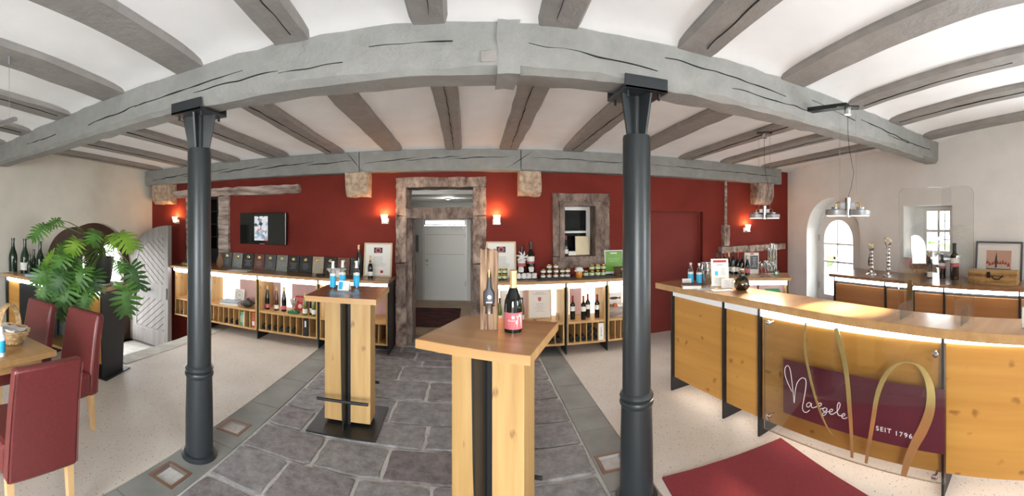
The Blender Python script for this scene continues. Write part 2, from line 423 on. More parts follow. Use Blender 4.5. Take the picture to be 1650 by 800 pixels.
# floor of speckled concrete, the sunken landing by the arched door left open
PIT = (-5.4, -3.755, 2.95, 5.2)
mb = MB()
for r in ((XL - 0.4, PIT[1], YF, PIT[2]), (PIT[1], -1.945, YF, YB), (1.118, 5.75, YF, YB), (2.36, 3.42, YB, YB + .4)):
    mb.box(r[0], r[1], r[2], r[3], -0.6, 0.0)
floor = struct(mb.build('floor', 'concrete'))
MB().box(-1.945, 1.118, YF, YB + 0.02, -0.6, -0.014).build('mortar_bed', 'mortar', floor)
MB().box(-5.85, PIT[1], PIT[2], PIT[3], -0.6, -0.5).build('landing', 'kerb_concrete', floor)
rough_box(-3.755, -3.52, 2.97, 5.19, -0.02, 0.006, (2, 10, 1), 0.004, 3).build('kerb_stone', 'kerb_concrete', floor)
# stone paving of the middle path: rows across, irregular stones
rows = [5.19, 4.98, 4.70, 4.50, 4.10, 3.65, 3.22, 2.87, 2.49, 2.08, 1.66, 1.24]
cuts = [[-0.9, -0.1], [-1.2, -0.68, 0.2], [-1.25, -0.575, 0.1], [-0.78, 0.15], [-1.2, -0.43, 0.3], [-0.69, 0.25], [-1.31, -0.35, 0.3], [-1.08, -0.59, 0.2], [-1.23, -0.727, -0.25, 0.3], [-0.95, -0.3, 0.35], [-1.1, -0.4, 0.2]]
rnd = random.Random(5)
for i in range(len(rows) - 1):
    xs = [-1.635] + cuts[i] + [0.825]
    for j in range(len(xs) - 1):
        g = 0.014
        c = [(xs[j] + g, rows[i + 1] + g), (xs[j + 1] - g, rows[i + 1] + g), (xs[j + 1] - g, rows[i] - g), (xs[j] + g, rows[i] - g)]
        pts = []
        for a in range(4):            # uneven outline
            p, q = c[a], c[(a + 1) % 4]
            for t in (0.04, 0.28, 0.5, 0.74, 0.96):
                pts.append((p[0] + (q[0] - p[0]) * t + rnd.uniform(-.008, .008), p[1] + (q[1] - p[1]) * t + rnd.uniform(-.008, .008)))
        zt = rnd.uniform(-0.004, 0.003); cx = sum(p[0] for p in pts) / 20; cy = sum(p[1] for p in pts) / 20
        m = MB(); n = 20
        lo = [(x, y, -0.05) for x, y in pts]; up = [(x, y, zt - 0.006) for x, y in pts]
        ins = [(x + (cx - x) * 0.035, y + (cy - y) * 0.05, zt) for x, y in pts]
        m.add(lo + up + ins, [(k, (k + 1) % n, (k + 1) % n + n, k + n) for k in range(n)] + [(k + n, (k + 1) % n + n, (k + 1) % n + 2 * n, k + 2 * n) for k in range(n)] + [tuple(range(2 * n, 3 * n))])
        m.build('paving_stone', 'paving_%d' % rnd.choice((0, 0, 1, 1, 2, 3)), floor)
# grey border slabs either side of the path, broken by square in-floor lights
def slabs(x0, x1, ys):
    for a, b in zip(ys[:-1], ys[1:]):
        MB().box(x0 + 0.004, x1 - 0.004, b + 0.003, a - 0.003, -0.06, -0.001).build('border_slab', 'border_slab', floor, bevel=0.003)
LS = 0.105
lights_in_floor = [(-1.80, 1.90, 'nearer floor light beside the left iron column'), (-1.81, 2.66, 'farther floor light behind the left iron column'), (0.955, 2.58, 'floor light behind the right iron column')]
def slab_column(x0, x1, ys, spots):
    ys = sorted(set(ys), reverse=True)
    out = []
    for a, b in zip(ys[:-1], ys[1:]):
        hit = [s for s in spots if b < s[1] < a]
        if not hit: slabs(x0, x1, [a, b]); continue
        sx, sy, _ = hit[0]
        m = MB(); fn = xy
        m.holed(rect(x0 + .004, x1 - .004, b + .003, a - .003), [rect(sx - LS, sx + LS, sy - LS, sy + LS)], fn, -0.06, -0.001)
        m.build('border_slab', 'border_slab', floor)
slab_column(-1.94, -1.64, [5.19, 4.4, 3.75, 3.12, 2.40, 1.55, 1.0], lights_in_floor[:2])
slab_column(0.83, 1.114, [5.19, 4.76, 4.39, 3.9, 3.4, 3.02, 2.3, 1.6, 1.0], lights_in_floor[2:])
for sx, sy, lab in lights_in_floor:
    t = thing('floor_light', 'square recessed %s, brown metal rim' % lab, 'floor light', (sx, sy, -0.05), 0, 'floor lights')
    q = LS - 0.002
    fr = MB(); fr.holed(rect(-q, q, -q, q), [rect(-q + .022, q - .022, -q + .022, q - .022)], xy, 0.0, 0.052); fr.build('rim', 'copper_frame', t)
    i1 = q - .022; i2 = 0.042
    fn = MB()
    for a in range(4):
        c = [(-1, -1), (1, -1), (1, 1), (-1, 1)]; p, p2 = c[a], c[(a + 1) % 4]
        fn.add([(p[0] * i1, p[1] * i1, .048), (p2[0] * i1, p2[1] * i1, .048), (p2[0] * i2, p2[1] * i2, .008), (p[0] * i2, p[1] * i2, .008)], [(0, 1, 2, 3)])
    fn.build('reflector', 'brushed', t)
    MB().box(-i2, i2, -i2, i2, 0.002, 0.008).build('lamp_glass', 'frame_grey', t)

# walls -------------------------------------------------------------
TB = 0.45
door_hole = rect(-0.885, 0.02, 0.0, 2.105)
win_hole = rect(1.08, 1.85, 1.04, 2.02)
niche_hole = rect(-4.50, -3.63, 0.95, 2.05)
red_hole = rect(2.36, 3.42, 0.0, 1.80)
mb = MB(); mb.holed([(XL - .4, -0.6), (-0.985, -0.6), (-0.985, 2.225), (0.18, 2.225), (0.18, -0.6), (2.36, -0.6), (2.36, 1.80), (3.42, 1.80), (3.42, -0.6), (5.75, -0.6), (5.75, 3.0), (XL - .4, 3.0)], [win_hole, niche_hole], xz, YB, YB + TB)
wall_back = struct(mb.build('wall_back', 'red_paint'))
# left wall with the arched doorway
ARC, ARW, ARS = 3.875, 0.875, 0.75
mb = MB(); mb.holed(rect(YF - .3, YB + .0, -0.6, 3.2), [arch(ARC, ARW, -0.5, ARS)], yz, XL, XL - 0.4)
struct(mb.build('wall_left', 'plaster_beige_shade'))
# right wall with the arched door niche and the small window niche
AU0, AU1 = 0.53, 1.745
ACU, AHW = (AU0 + AU1) / 2, (AU1 - AU0) / 2
WU0, WU1 = 2.573, 3.343
mb = MB(); mb.holed(rect(0, 8.2, -0.02, 3.2), [arch(ACU, AHW, 0.0, 1.43), rect(WU0, WU1, 1.14, 1.875), rect(5.76, 6.86, 1.2, 2.3)], rw, 0.0, 0.40)
struct(mb.build('wall_right', 'plaster_wall', bevel=0.02))
# wall behind the camera with its wide glazed doorway
mb = MB(); mb.holed(rect(XL - .4, 5.4, -0.02, 3.2), [rect(-1.8, .2, 0.3, 2.5)], xz, YF, YF - 0.4)
struct(mb.build('wall_front', 'plaster_wall'))
struct(MB().box(1.2, 1.4, YF, -1.15, 0, 3.1).build('wall_shade_pier', 'plaster_wall'))  # unseen pier added to shade the nearest bar panel
# ceiling plaster, following the slope, with the joists as its parts
mb = MB(); ys = [YF, -1, 0, 0.7, 1.4, 1.86, 1.96, 2.04, 2.09, 2.31, 2.36, 2.44, 2.54, 3.0, 4.0, 4.82, 4.92, 4.99, 5.03, 5.3]
CV = {1.96: .043, 2.04: .032, 2.09: .015, 2.31: .015, 2.36: .032, 2.44: .043, 4.92: .043, 4.99: .03, 5.03: .012, 5.3: .012}; xs_ = [-5.5, 5.6]
vs = [(x, y, zj(y) + CV.get(y, 0.048)) for y in ys for x in xs_] + [(x, y, zj(y) + 0.25) for y in ys for x in xs_]
k = len(ys) * 2
fs = [(2 * i, 2 * i + 1, 2 * i + 3, 2 * i + 2) for i in range(len(ys) - 1)] + [(2 * i + k, 2 * i + 2 + k, 2 * i + 3 + k, 2 * i + 1 + k) for i in range(len(ys) - 1)]
fs += [(0, k, k + 1, 1), (k - 2, k - 1, 2 * k - 1, 2 * k - 2)] + [(2 * i, 2 * i + 2, 2 * i + 2 + k, 2 * i + k) for i in range(len(ys) - 1)] + [(2 * i + 1, 2 * i + 1 + k, 2 * i + 3 + k, 2 * i + 3) for i in range(len(ys) - 1)]
mb.add(vs, fs)
ceiling = struct(mb.build('ceiling', 'plaster_white', smooth=True))
joists = [(-5.22, -4.92), (-4.46, -4.14), (-3.59, -3.29), (-2.79, -2.475), (-1.94, -1.67), (-1.14, -.89), (-.32, -.115), (.35, .59), (1.165, 1.44), (2.03, 2.30), (2.88, 3.14), (3.60, 3.88), (4.46, 4.74)]
rnd = random.Random(11)
for ji, (a, b) in enumerate(joists):
    n = 34; m = MB(); vs = []
    ph = rnd.uniform(0, 6); am = rnd.uniform(0.006, 0.016)
    for i in range(n + 1):
        y = YF + (5.25 - YF) * i / n
        z = zj(y)
        wl = am * sin(y * 1.7 + ph) + rnd.uniform(-.006, .006); wr = am * sin(y * 1.7 + ph + .4) + rnd.uniform(-.006, .006)
        zz = z + rnd.uniform(-.004, .004)
        x0, x1 = a + wl, b + wr
        vs += [(x0, y, z + .13), (x0 - .002, y, zz + .03), (x0 + .018, y, zz + .004), (x1 - .018, y, zz + .004), (x1 + .002, y, zz + .03), (x1, y, z + .13)]
    m.add(vs, [(i * 6 + k, i * 6 + (k + 1) % 6, (i + 1) * 6 + (k + 1) % 6, (i + 1) * 6 + k) for i in range(n) for k in range(6)] + [tuple(range(6)), tuple(n * 6 + k for k in range(6))])
    m.build('joist', 'joist_y', ceiling, smooth=True)

# main beams ---------------------------------------------------------
def beam(name, x0, x1, y0, y1, zb, zt, seed, n=40, amp=0.008, chamfer=0.03, mat='beam_x', parent=None):
    rnd = random.Random(seed); m = MB(); vs = []
    for i in range(n + 1):
        x = x0 + (x1 - x0) * i / n; w = lambda: rnd.uniform(-amp, amp)
        b = zb(x) if callable(zb) else zb; t = zt(x) if callable(zt) else zt
        cb = chamfer * (0.6 + 0.8 * rnd.random())
        vs += [(x, y0 + w(), t), (x, y0 + w(), (t + b) / 2), (x, y0 + w(), b + cb), (x, y0 + cb + w() * .5, b + w() * .6), (x, y1 - cb, b + w() * .6), (x, y1 + w(), b + cb), (x, y1 + w(), t)]
    k = 7
    m.add(vs, [(i * k + j, i * k + (j + 1) % k, (i + 1) * k + (j + 1) % k, (i + 1) * k + j) for i in range(n) for j in range(k)] + [tuple(range(k)), tuple(n * k + j for j in range(k))])
    return m.build(name, mat, parent, smooth=True)
t = thing('ceiling_beam', 'massive grey painted hewn beam carried by the two iron columns', 'beam', (0, 2.2, 2.45))
NB = lambda x: 0.0 + 0.006 * sin(x * 2.1)
o = beam('beam_timber', XL - .05, 0.15, -0.12, 0.12, lambda x: NB(x), lambda x: 0.275, 1, parent=t)
o = beam('beam_timber', 0.22, 5.02, -0.12, 0.12, lambda x: NB(x), lambda x: 0.275, 2, parent=t)
rough_box(0.135, 0.25, -0.132, 0.12, -0.006, 0.278, (2, 2, 5), 0.006, 9).build('scarf_block', 'beam_x', t, smooth=True)
MB().box(0.045, 0.125, -0.128, -0.10, 0.055, 0.115).build('timber_plug', 'joist_y', t, bevel=0.004)
t = thing('ceiling_beam', 'long grey painted wall beam along the red wall resting on stone corbels', 'beam', (0, 5.0, 2.3))
zt_ = lambda x: 0.27
beam('beam_timber', -5.36, -1.46, 0.0, 0.24, 0.0, zt_, 21, 30, 0.004, 0.012, parent=t)
beam('beam_timber', -1.45, 0.62, 0.0, 0.24, 0.0, zt_, 22, 20, 0.004, 0.012, parent=t)
beam('beam_timber', 0.63, 4.95, 0.0, 0.24, 0.0, zt_, 23, 30, 0.004, 0.012, parent=t)

# drying cracks: dark slivers sunk into the timber faces
def ribbon2d(pts, w, z=0):
    # flat ribbon strip along a smooth path; a third value per point is its width
    P = []
    n = len(pts)
    for i in range(n - 1):
        p0, p1, p2, p3 = pts[max(i - 1, 0)], pts[i], pts[i + 1], pts[min(i + 2, n - 1)]
        for k in range(6):
            tt = k / 6
            P.append(tuple(.5 * ((2 * p1[c]) + (-p0[c] + p2[c]) * tt + (2 * p0[c] - 5 * p1[c] + 4 * p2[c] - p3[c]) * tt ** 2 + (-p0[c] + 3 * p1[c] - 3 * p2[c] + p3[c]) * tt ** 3) for c in range(len(p1))))
    P.append(tuple(pts[-1]))
    L = []
    for i, p in enumerate(P):
        a, b = P[max(i - 1, 0)], P[min(i + 1, len(P) - 1)]
        d = math.hypot(b[0] - a[0], b[1] - a[1]) or 1e-6
        nx, ny = -(b[1] - a[1]) / d, (b[0] - a[0]) / d
        ww = (p[2] if len(p) > 2 else w) / 2
        L.append(((p[0] + nx * ww, p[1] + ny * ww), (p[0] - nx * ww, p[1] - ny * ww)))
    return L
def crack(par, u0, v0, u1, v1, w, fn, seed, d0, d1):
    rr = random.Random(seed); n = max(4, int(abs(u1 - u0) / .09)); pts = []
    for k in range(n + 1):
        f = k / n; pts.append((u0 + (u1 - u0) * f, v0 + (v1 - v0) * f + rr.uniform(-.006, .006), max(.0008, w * sin(pi * f) ** .6 * rr.uniform(.35, 1.25))))
    Lr = ribbon2d(pts, w); m = MB()
    for (p, q), (r_, u) in zip(Lr[:-1], Lr[1:]):
        m.hexa([fn(*p, d0), fn(*q, d0), fn(*q, d1), fn(*p, d1), fn(*r_, d0), fn(*u, d0), fn(*u, d1), fn(*r_, d1)])
    return m.build('drying_crack', 'groove_dark', par)
nb, wb = [o for o in bpy.data.objects if o.name.startswith('ceiling_beam')]
for k, (u0, v0, u1, v1, w) in enumerate([(-3.0, .10, -2.2, .13, .007), (-2.35, .12, -1.35, .16, .008), (-1.75, .10, -1.1, .11, .006), (-1.1, .09, -.7, .10, .004), (-4.3, .13, -3.6, .12, .005), (-.55, .16, -.1, .17, .003), (.3, .16, 1.05, .10, .004), (1.1, .19, 2.1, .15, .005), (1.6, .10, 2.4, .09, .004), (3.1, .17, 4.2, .12, .007), (3.6, .11, 4.7, .13, .006), (2.4, .18, 3.0, .14, .004)]):
    crack(nb, u0, v0, u1, v1, w, xz, 100 + k, -.1285, -.10)
for k, (u0, v0, u1, v1, w) in enumerate([(-5.2, .08, -4.2, .15, .016), (-4.5, .10, -3.5, .16, .014), (-3.7, .10, -2.9, .17, .012), (-3.0, .11, -2.1, .17, .014), (-2.2, .12, -1.55, .16, .012), (-1.4, .11, -.7, .17, .010), (-.85, .13, -.1, .18, .011), (-.3, .14, .5, .18, .011), (.75, .17, 1.7, .15, .008), (1.5, .14, 2.6, .15, .008), (2.5, .15, 3.7, .13, .008), (3.4, .14, 4.9, .13, .009), (-1.62, .26, -1.42, .02, .008), (.42, .02, .78, .25, .008)]):
    crack(wb, u0, v0, u1, v1, w, xz, 130 + k, -.0058, .02)
for k, (a, b) in enumerate(joists):
    rr = random.Random(k)
    for (y0, y1) in ((2.5, 4.9), (.3 + rr.random() * .6, 2.0)):
        x0 = a + (b - a) * rr.uniform(.35, .65); x1 = a + (b - a) * rr.uniform(.35, .65)
        if rr.random() < .8: crack(ceiling, y0, x0, y1, x1, rr.uniform(.005, .011), lambda u, v, w: (v, u, zj(u) + w), 200 + k, -.002, .012)

# corbels under the wall beam
for px0, px1, py1, lab, seed, mat in [(246, 274, 328, 'weathered corbel stone in the far left corner above the wall lamp', 1, 'corbel_stone'), (557, 594, 317, 'rough tan corbel stone between the television and the doorway', 2, 'corbel_stone'), (837, 872, 316, 'square pale corbel stone right of the doorway', 3, 'corbel_stone'), (1220, 1246, 330, 'curved grey corbel stone in the far right corner', 4, 'sandstone')]:
    a = on_y(px0, 300, 5.02); b = on_y(px1, py1, 5.02)
    cx = (a.x + b.x) / 2; w = (b.x - a.x) / 2; h = 2.3 - b.z
    m = MB()
    prof = [(0.20, 0), (-0.0, 0), (0.0, -h * .55), (0.03, -h * .85), (0.09, -h), (0.20, -h)]
    rr = random.Random(seed)
    vs = []
    for k in range(5):
        for (y, z) in prof: vs.append((-w + 2 * w * k / 4 + rr.uniform(-.008, .008), y + rr.uniform(-.008, .008), z + rr.uniform(-.008, .008)))
    n = 6
    m.add(vs, [(i * n + j, i * n + (j + 1) % n, (i + 1) * n + (j + 1) % n, (i + 1) * n + j) for i in range(4) for j in range(n)] + [tuple(range(n)), tuple(4 * n + j for j in range(n))])
    tag(m.build('corbel', mat, None, (cx, 5.0, 2.298)), lab, 'corbel', 'stone corbels')

# iron columns ---------------------------------------------------------
def column(x, y, lab):
    t = thing('iron_column', lab, 'column', (x, y, 0), 0, 'iron columns')
    MB().lathe([(0.0, 0), (.128, 0), (.128, .018), (.118, .028), (.104, .03)], 32).build('base_flange', 'iron_paint', t, smooth=True)
    MB().lathe([(.101, .02), (.099, .3), (.093, .58)], 32).build('lower_shaft', 'iron_paint', t, smooth=True)
    MB().lathe([(.094, .56), (.101, .572), (.105, .585), (.101, .598), (.094, .602), (.100, .612), (.104, .622), (.098, .636), (.088, .645)], 32).build('collar', 'iron_paint', t, smooth=True)
    MB().lathe([(.086, .62), (.084, 2.17), (.080, 2.185), (0.0, 2.185)], 32).build('upper_shaft', 'iron_paint', t, smooth=True)
    MB().lathe([(.030, 2.15), (.030, 2.425)], 16).build('inner_tube', 'iron_paint', t, smooth=True)
    for k in range(4):
        a = pi / 4 + k * pi / 2
        a = [R(20), R(110), R(200), R(290)][k]
        m = MB().extr([(0.028, 2.18), (0.078, 2.18), (0.125, 2.425), (0.028, 2.425)], lambda u, v, w: (u, w, v), -.006, .006)
        m.build('bracket_fin', 'iron_paint', t, rz=a)
    MB().box(-.135, .135, -.15, .15, 2.42, 2.437).build('saddle_plate', 'iron_paint', t, bevel=0.003)
    MB().box(-.135, .135, -.15, -.138, 2.37 + .05, 2.50).build('saddle_lip', 'iron_paint', t, bevel=0.003)
    MB().box(-.135, .135, .138, .15, 2.42, 2.50).build('saddle_lip', 'iron_paint', t, bevel=0.003)
    for bx, by in ((-.1, -.1), (.1, -.1), (-.1, .1), (.1, .1)):
        MB().lathe([(.009, 2.385), (.009, 2.425)], 6, (bx, by, 0)).build('bolt', 'iron_paint', t)
column(-1.80, 2.2, 'round dark grey iron column left of the tall bar tables')
column(0.97, 2.2, 'round dark grey iron column beside the bar counter')

# ================================================================== DOORWAY, HALLWAY, WINDOWS, DOORS
t = thing('stone_door_surround', 'weathered red sandstone doorway surround with transom bar in the red wall', 'door surround', (-0.43, 5.2, 0))
def stone(name, x0, x1, y0, y1, z0, z1, mat, par, org, n=(3, 2, 6), amp=0.008, seed=0):
    return rough_box(x0 - org[0], x1 - org[0], y0 - org[1], y1 - org[1], z0 - org[2], z1 - org[2], n, amp, seed).build(name, mat, par, smooth=True)
og = (-0.43, 5.2, 0)
xo0, xo1 = -0.995, 0.19
for k, (z0, z1) in enumerate([(0, 0.52), (0.53, 1.10), (1.11, 1.72), (1.73, 2.1)]):
    stone('jamb_stone', xo0, -0.86, 5.15, 5.66, z0, z1, 'sandstone' if k != 1 else 'sandstone_dark', t, og, (2, 4, 6), 0.007, 30 + k)
    stone('jamb_stone', 0.02, xo1, 5.15, 5.66, z0, z1, 'sandstone' if k > 1 else 'sandstone_dark', t, og, (2, 4, 6), 0.007, 40 + k)
for k in (0, 1):
    stone('inner_jamb', (-0.87, -0.01)[k], (-0.80, 0.04)[k], 5.30, 5.66, 0, 1.69, 'sandstone_dark', t, og, (1, 3, 12), 0.006, 50 + k)
stone('lintel_stone', xo0, xo1, 5.15, 5.66, 2.105, 2.235, 'sandstone', t, og, (10, 4, 2), 0.008, 60)
stone('transom_bar', -0.90, 0.06, 5.16, 5.64, 1.69, 1.835, 'sandstone_dark', t, og, (10, 4, 2), 0.01, 61)
stone('threshold', -0.88, 0.03, 5.18, 5.66, -0.03, 0.012, 'border_slab', t, og, (8, 3, 1), 0.004, 62)
# hallway behind
mb = MB(); mb.box(-1.55, -1.45, 5.65, 8.3, -.02, 2.2)
hl = struct(mb.build('wall_hall_left', 'hall_white'))
struct(MB().box(0.45, 0.55, 5.65, 8.3, -.02, 2.2).build('wall_hall_right', 'hall_white'))
mb = MB(); mb.holed(rect(-1.55, .55, -.02, 2.2), [rect(-1.01, -.10, 0.001, 1.675)], xz, 8.2, 8.3)
struct(mb.build('wall_hall_back', 'hall_white'))
struct(MB().box(-1.55, .55, 5.65, 8.3, 2.04, 2.2).build('ceiling', 'hall_white'))
struct(MB().box(-1.55, .55, 5.65, 8.4, -.2, 0.0).build('floor', 'hall_tile'))
t = thing('hall_door', 'plain white hallway door with round knob and closer under a bright transom', 'door', (-0.555, 8.24, 0))
t['kind'] = 'structure'; t.name = 'door_1'
MB().box(-.435, .435, -.01, .03, 0.005, 1.55).build('leaf', 'white_paint', t, bevel=.004)
for z in (1.36, 0.95): MB().box(-.40, .40, -.0125, -.0095, z, z + .006).build('panel_groove', 'print_grey', t)
m = MB(); m.holed([(-.455, 0.002), (.455, 0.002), (.455, 1.675), (-.455, 1.675)], [[(-.43, .004), (.43, .004), (.43, 1.56), (-.43, 1.56)], [(-.40, 1.585), (.40, 1.585), (.40, 1.65), (-.40, 1.65)]], xz, -.05, .05); m.build('door_frame', 'white_gloss', t)
MB().box(-.40, .40, 0, .008, 1.585, 1.65).build('transom_pane', 'pane', t)
MB().lathe([(.012, 0), (.012, .03), (.03, .045), (.03, .065), (.0, .07)], 14, (-.37, -.01, .83), 1).build('door_knob', 'brushed', t, smooth=True)
MB().lathe([(.018, 0), (.018, .006), (0, .006)], 12, (-.37, -.01, .74), 1).build('lock_rosette', 'brushed', t)
MB().box(.13, .36, -.05, -.01, 1.49, 1.53).build('door_closer', 'lamp_grey', t)
for z in (.3, 1.3): MB().lathe([(.012, 0), (.012, .1)], 8, (.435, -.015, z)).build('hinge', 'frame_grey', t)
t = thing('hall_display_case', 'shallow glass fronted display case on the hallway wall', 'display case', (-1.20, 8.2, 1.0))
m = MB(); m.holed(rect(-.10, .10, 0, .36), [rect(-.085, .085, .015, .345)], xz, -.05, 0); m.build('case_frame', 'lamp_grey', t)
MB().box(-.085, .085, -.012, -.002, .015, .345).build('case_back', 'plaque_grey', t)
MB().box(-.085, .085, -.045, -.042, .015, .345).build('pane', 'pane', t)
tag(rough_box(-1.30, -0.20, 6.15, 7.45, 0.001, 0.014, (10, 10, 1), 0.0015, 8).build('hall_rug', 'rug_pattern'), 'dark red patterned rug on the hallway floor', 'rug')
t = thing('hall_downlight', 'small round downlight in the hallway ceiling', 'ceiling light', (-0.40, 6.7, 2.04))
MB().lathe([(.0, -.02), (.05, -.02), (.06, 0)], 16).build('housing', 'frame_grey', t, smooth=True)
MB().lathe([(.035, -.023), (.035, -.02)], 16).build('lens', 'hall_lamp', t)
l = bpy.data.lights.new('hall_downlight_glow', 'POINT'); l.energy = 6; l.color = (1, .95, .88); l.shadow_soft_size = .08
o = bpy.data.objects.new('hall_downlight_glow', l); o.location = (0, 0, -.12); o.parent = t; COL.objects.link(o)

# stone framed sash window in the red wall
t = thing('stone_window_surround', 'dark sandstone window surround with moulded frame in the red wall', 'window surround', (1.435, 5.2, 1.02))
og = (1.435, 5.2, 1.02)
wx0, wx1, wz0, wz1 = 1.07, 1.86, 1.03, 2.02
stone('sill_stone', wx0, wx1, 5.14, 5.5, 1.03, 1.185, 'sandstone_dark', t, og, (6, 3, 2), .006, 70)
stone('lintel_stone', wx0, wx1, 5.14, 5.5, 1.86, 2.03, 'sandstone_dark', t, og, (6, 3, 2), .006, 71)
stone('jamb_stone', wx0, 1.225, 5.14, 5.5, 1.19, 1.855, 'sandstone_dark', t, og, (2, 3, 6), .006, 72)
stone('jamb_stone', 1.655, wx1, 5.14, 5.5, 1.19, 1.855, 'sandstone_dark', t, og, (2, 3, 6), .006, 73)
m = MB(); m.holed(rect(-.28, .29, .10, .90), [rect(-.21, .22, .165, .84)], xz, -.085, -.055); m.build('moulding', 'sandstone_dark', t, bevel=.006)
w = thing('window_1', 'white sash window', 'window', (1.435, 5.42, 1.19)); w['kind'] = 'structure'
m = MB(); m.holed(rect(-.215, .22, -.005, .67), [rect(-.175, .165, .33, .62), rect(-.175, .165, .03, .30)], xz, -.03, .03); m.build('sash_frame', 'white_gloss', w)
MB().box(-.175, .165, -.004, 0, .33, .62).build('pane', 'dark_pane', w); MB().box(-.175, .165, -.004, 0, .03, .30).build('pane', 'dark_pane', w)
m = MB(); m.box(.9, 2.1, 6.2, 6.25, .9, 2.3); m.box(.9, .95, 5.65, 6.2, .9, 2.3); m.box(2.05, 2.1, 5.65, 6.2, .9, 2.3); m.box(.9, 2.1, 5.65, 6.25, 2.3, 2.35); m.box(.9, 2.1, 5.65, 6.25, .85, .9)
B('side_room_dim', (0.16, 0.15, 0.145), .8); struct(m.build('wall_side_room', 'side_room_dim'))  # closed in behind the sash; dark grey stands in for dimness

# recessed red door, right of the window
d = thing('door_2', 'flush door painted red in the red wall', 'door', (2.89, 5.27, 0)); d['kind'] = 'structure'
MB().box(-.53, .53, 0, .05, 0, 1.80).build('leaf', 'red_door_paint', d)
m = MB(); m.extr([(-.52, 0.005), (-.50, 0.005), (-.50, 1.755), (.49, 1.755), (.49, .005), (.515, .005), (.515, 1.785), (-.52, 1.785)], xz, -.016, .0); m.build('door_frame', 'red_door_paint', d)
# pipe and stone post with ledge
t = thing('wall_pipe', 'rusty vertical pipe on a stone stump in the red wall corner', 'pipe', (3.83, 5.15, 1.25))
MB().lathe([(.022, .30), (.022, 1.06)], 12).build('pipe', 'weathered_wood', t, smooth=True)
rough_box(-.055, .055, -.04, .05, 0, .34, (2, 2, 6), .006, 5).build('stone_stump', 'sandstone', t, smooth=True)
tag(rough_box(3.72, 5.15, 5.10, 5.2, 1.14, 1.24, (14, 2, 2), .006, 6).build('stone_ledge', 'sandstone', smooth=True), 'rough stone ledge low on the red wall in the far right corner', 'ledge')

# niche window with weathered lintel, left
t = thing('stone_niche_surround', 'weathered stone window surround left of the television, half hidden by the column', 'window surround', (-4.1, 5.2, 0.93))
og = (-4.1, 5.2, 0.93)
stone('jamb_stone', -4.51, -4.38, 5.15, 5.5, 0.94, 2.05, 'weathered_wood', t, og, (2, 3, 9), .007, 80)
stone('jamb_stone', -3.82, -3.62, 5.15, 5.5, 0.94, 2.05, 'weathered_wood', t, og, (2, 3, 9), .007, 81)
tag(rough_box(-4.86, -2.38, 5.09, 5.3, 2.055, 2.18, (22, 2, 2), .012, 82).build('timber_lintel', 'weathered_wood', smooth=True), 'bare weathered timber lintel above the television', 'lintel')
w = thing('window_2', 'barred niche window', 'window', (-4.1, 5.4, 1.15)); w['kind'] = 'structure'
m = MB(); m.holed(rect(-.29, .29, -.2, .9), [rect(-.26 + i * .177, -.26 + i * .177 + .16, .03 + k * .215, .03 + k * .215 + .195) for i in range(3) for k in range(4)], xz, -.02, .02); m.build('window_bars', 'black_steel', w)
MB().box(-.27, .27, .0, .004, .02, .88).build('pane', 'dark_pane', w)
struct(MB().box(-4.6, -3.6, 5.66, 5.7, 0.9, 2.3).build('wall_niche_back', 'hall_white'))

# arched door in the right wall -----------------------------------------
def R3(u, v, w): return rw(u, v, w)
d = struct(MB().box(0, .001, 0, .001, 0, .001).build('door_3', 'white_paint')) if False else thing('door_3', 'white arched glazed door', 'door', R3(1.0, 0, .30)); d['kind'] = 'structure'
OG = Vector(d.location)
def rwl(u, v, w): return tuple(Vector(rw(u, v, w)) - OG)
DC, DHW = 1.03, 0.46
def archr(c, hw, z0, zs, n=18): return arch(c, hw, z0, zs, n)
outer = arch(DC, DHW + .06, 0, 1.34, 20)
m = MB(); m.holed(outer, [arch(DC, DHW - .12, 0.95, 1.33, 18), arch(DC, DHW - .12, .55, .94, 2) if False else rect(DC - DHW + .12, DC + DHW - .12, .35, .94)], rwl, .28, .34); m.build('door_leaf', 'white_paint', d)
m = MB().box(0, .001, 0, .001, 0, .001)
def bar(u0, u1, z0, z1, nm='glazing_bar', par=None, fn=None, mat='white_paint', w0=.27, w1=.35):
    q = MB().extr(rect(u0, u1, z0, z1), fn or rwl, w0, w1); return q.build(nm, mat, par or d)
bar(DC - .012, DC + .012, .36, 1.66); bar(DC - .34, DC + .34, 1.24, 1.265)
bar(DC - .34, DC + .34, .925, .955)
q = MB().extr(arch(DC, DHW - .12, .35, 1.33, 18), rwl, .305, .309); q.build('pane', 'pane', d)
q = MB().lathe([(.01, 0), (.01, .03), (.028, .04), (.028, .06), (0, .065)], 12); o = q.build('door_knob', 'chrome', d, rwl(DC - .02, 1.02, .27), True, rot=(0, -pi / 2, 0))
for z in (.45, 1.3): MB().lathe([(.014, 0), (.014, .11)], 8).build('hinge', 'brushed', d, rwl(DC - DHW - .0, z, .27))
struct(MB().extr(arch(ACU, AHW, 0, 1.43, 20), rw, .42, .44).build('tmp', 'plaster_wall')) if False else None
# infill wall round the door leaf inside the niche
m = MB(); m.holed(arch(ACU, AHW + .05, -0.01, 1.45, 24), [arch(DC, DHW + .05, .001, 1.34, 20)], rw, .30, .45); struct(m.build('wall_door_reveal', 'plaster_white'))
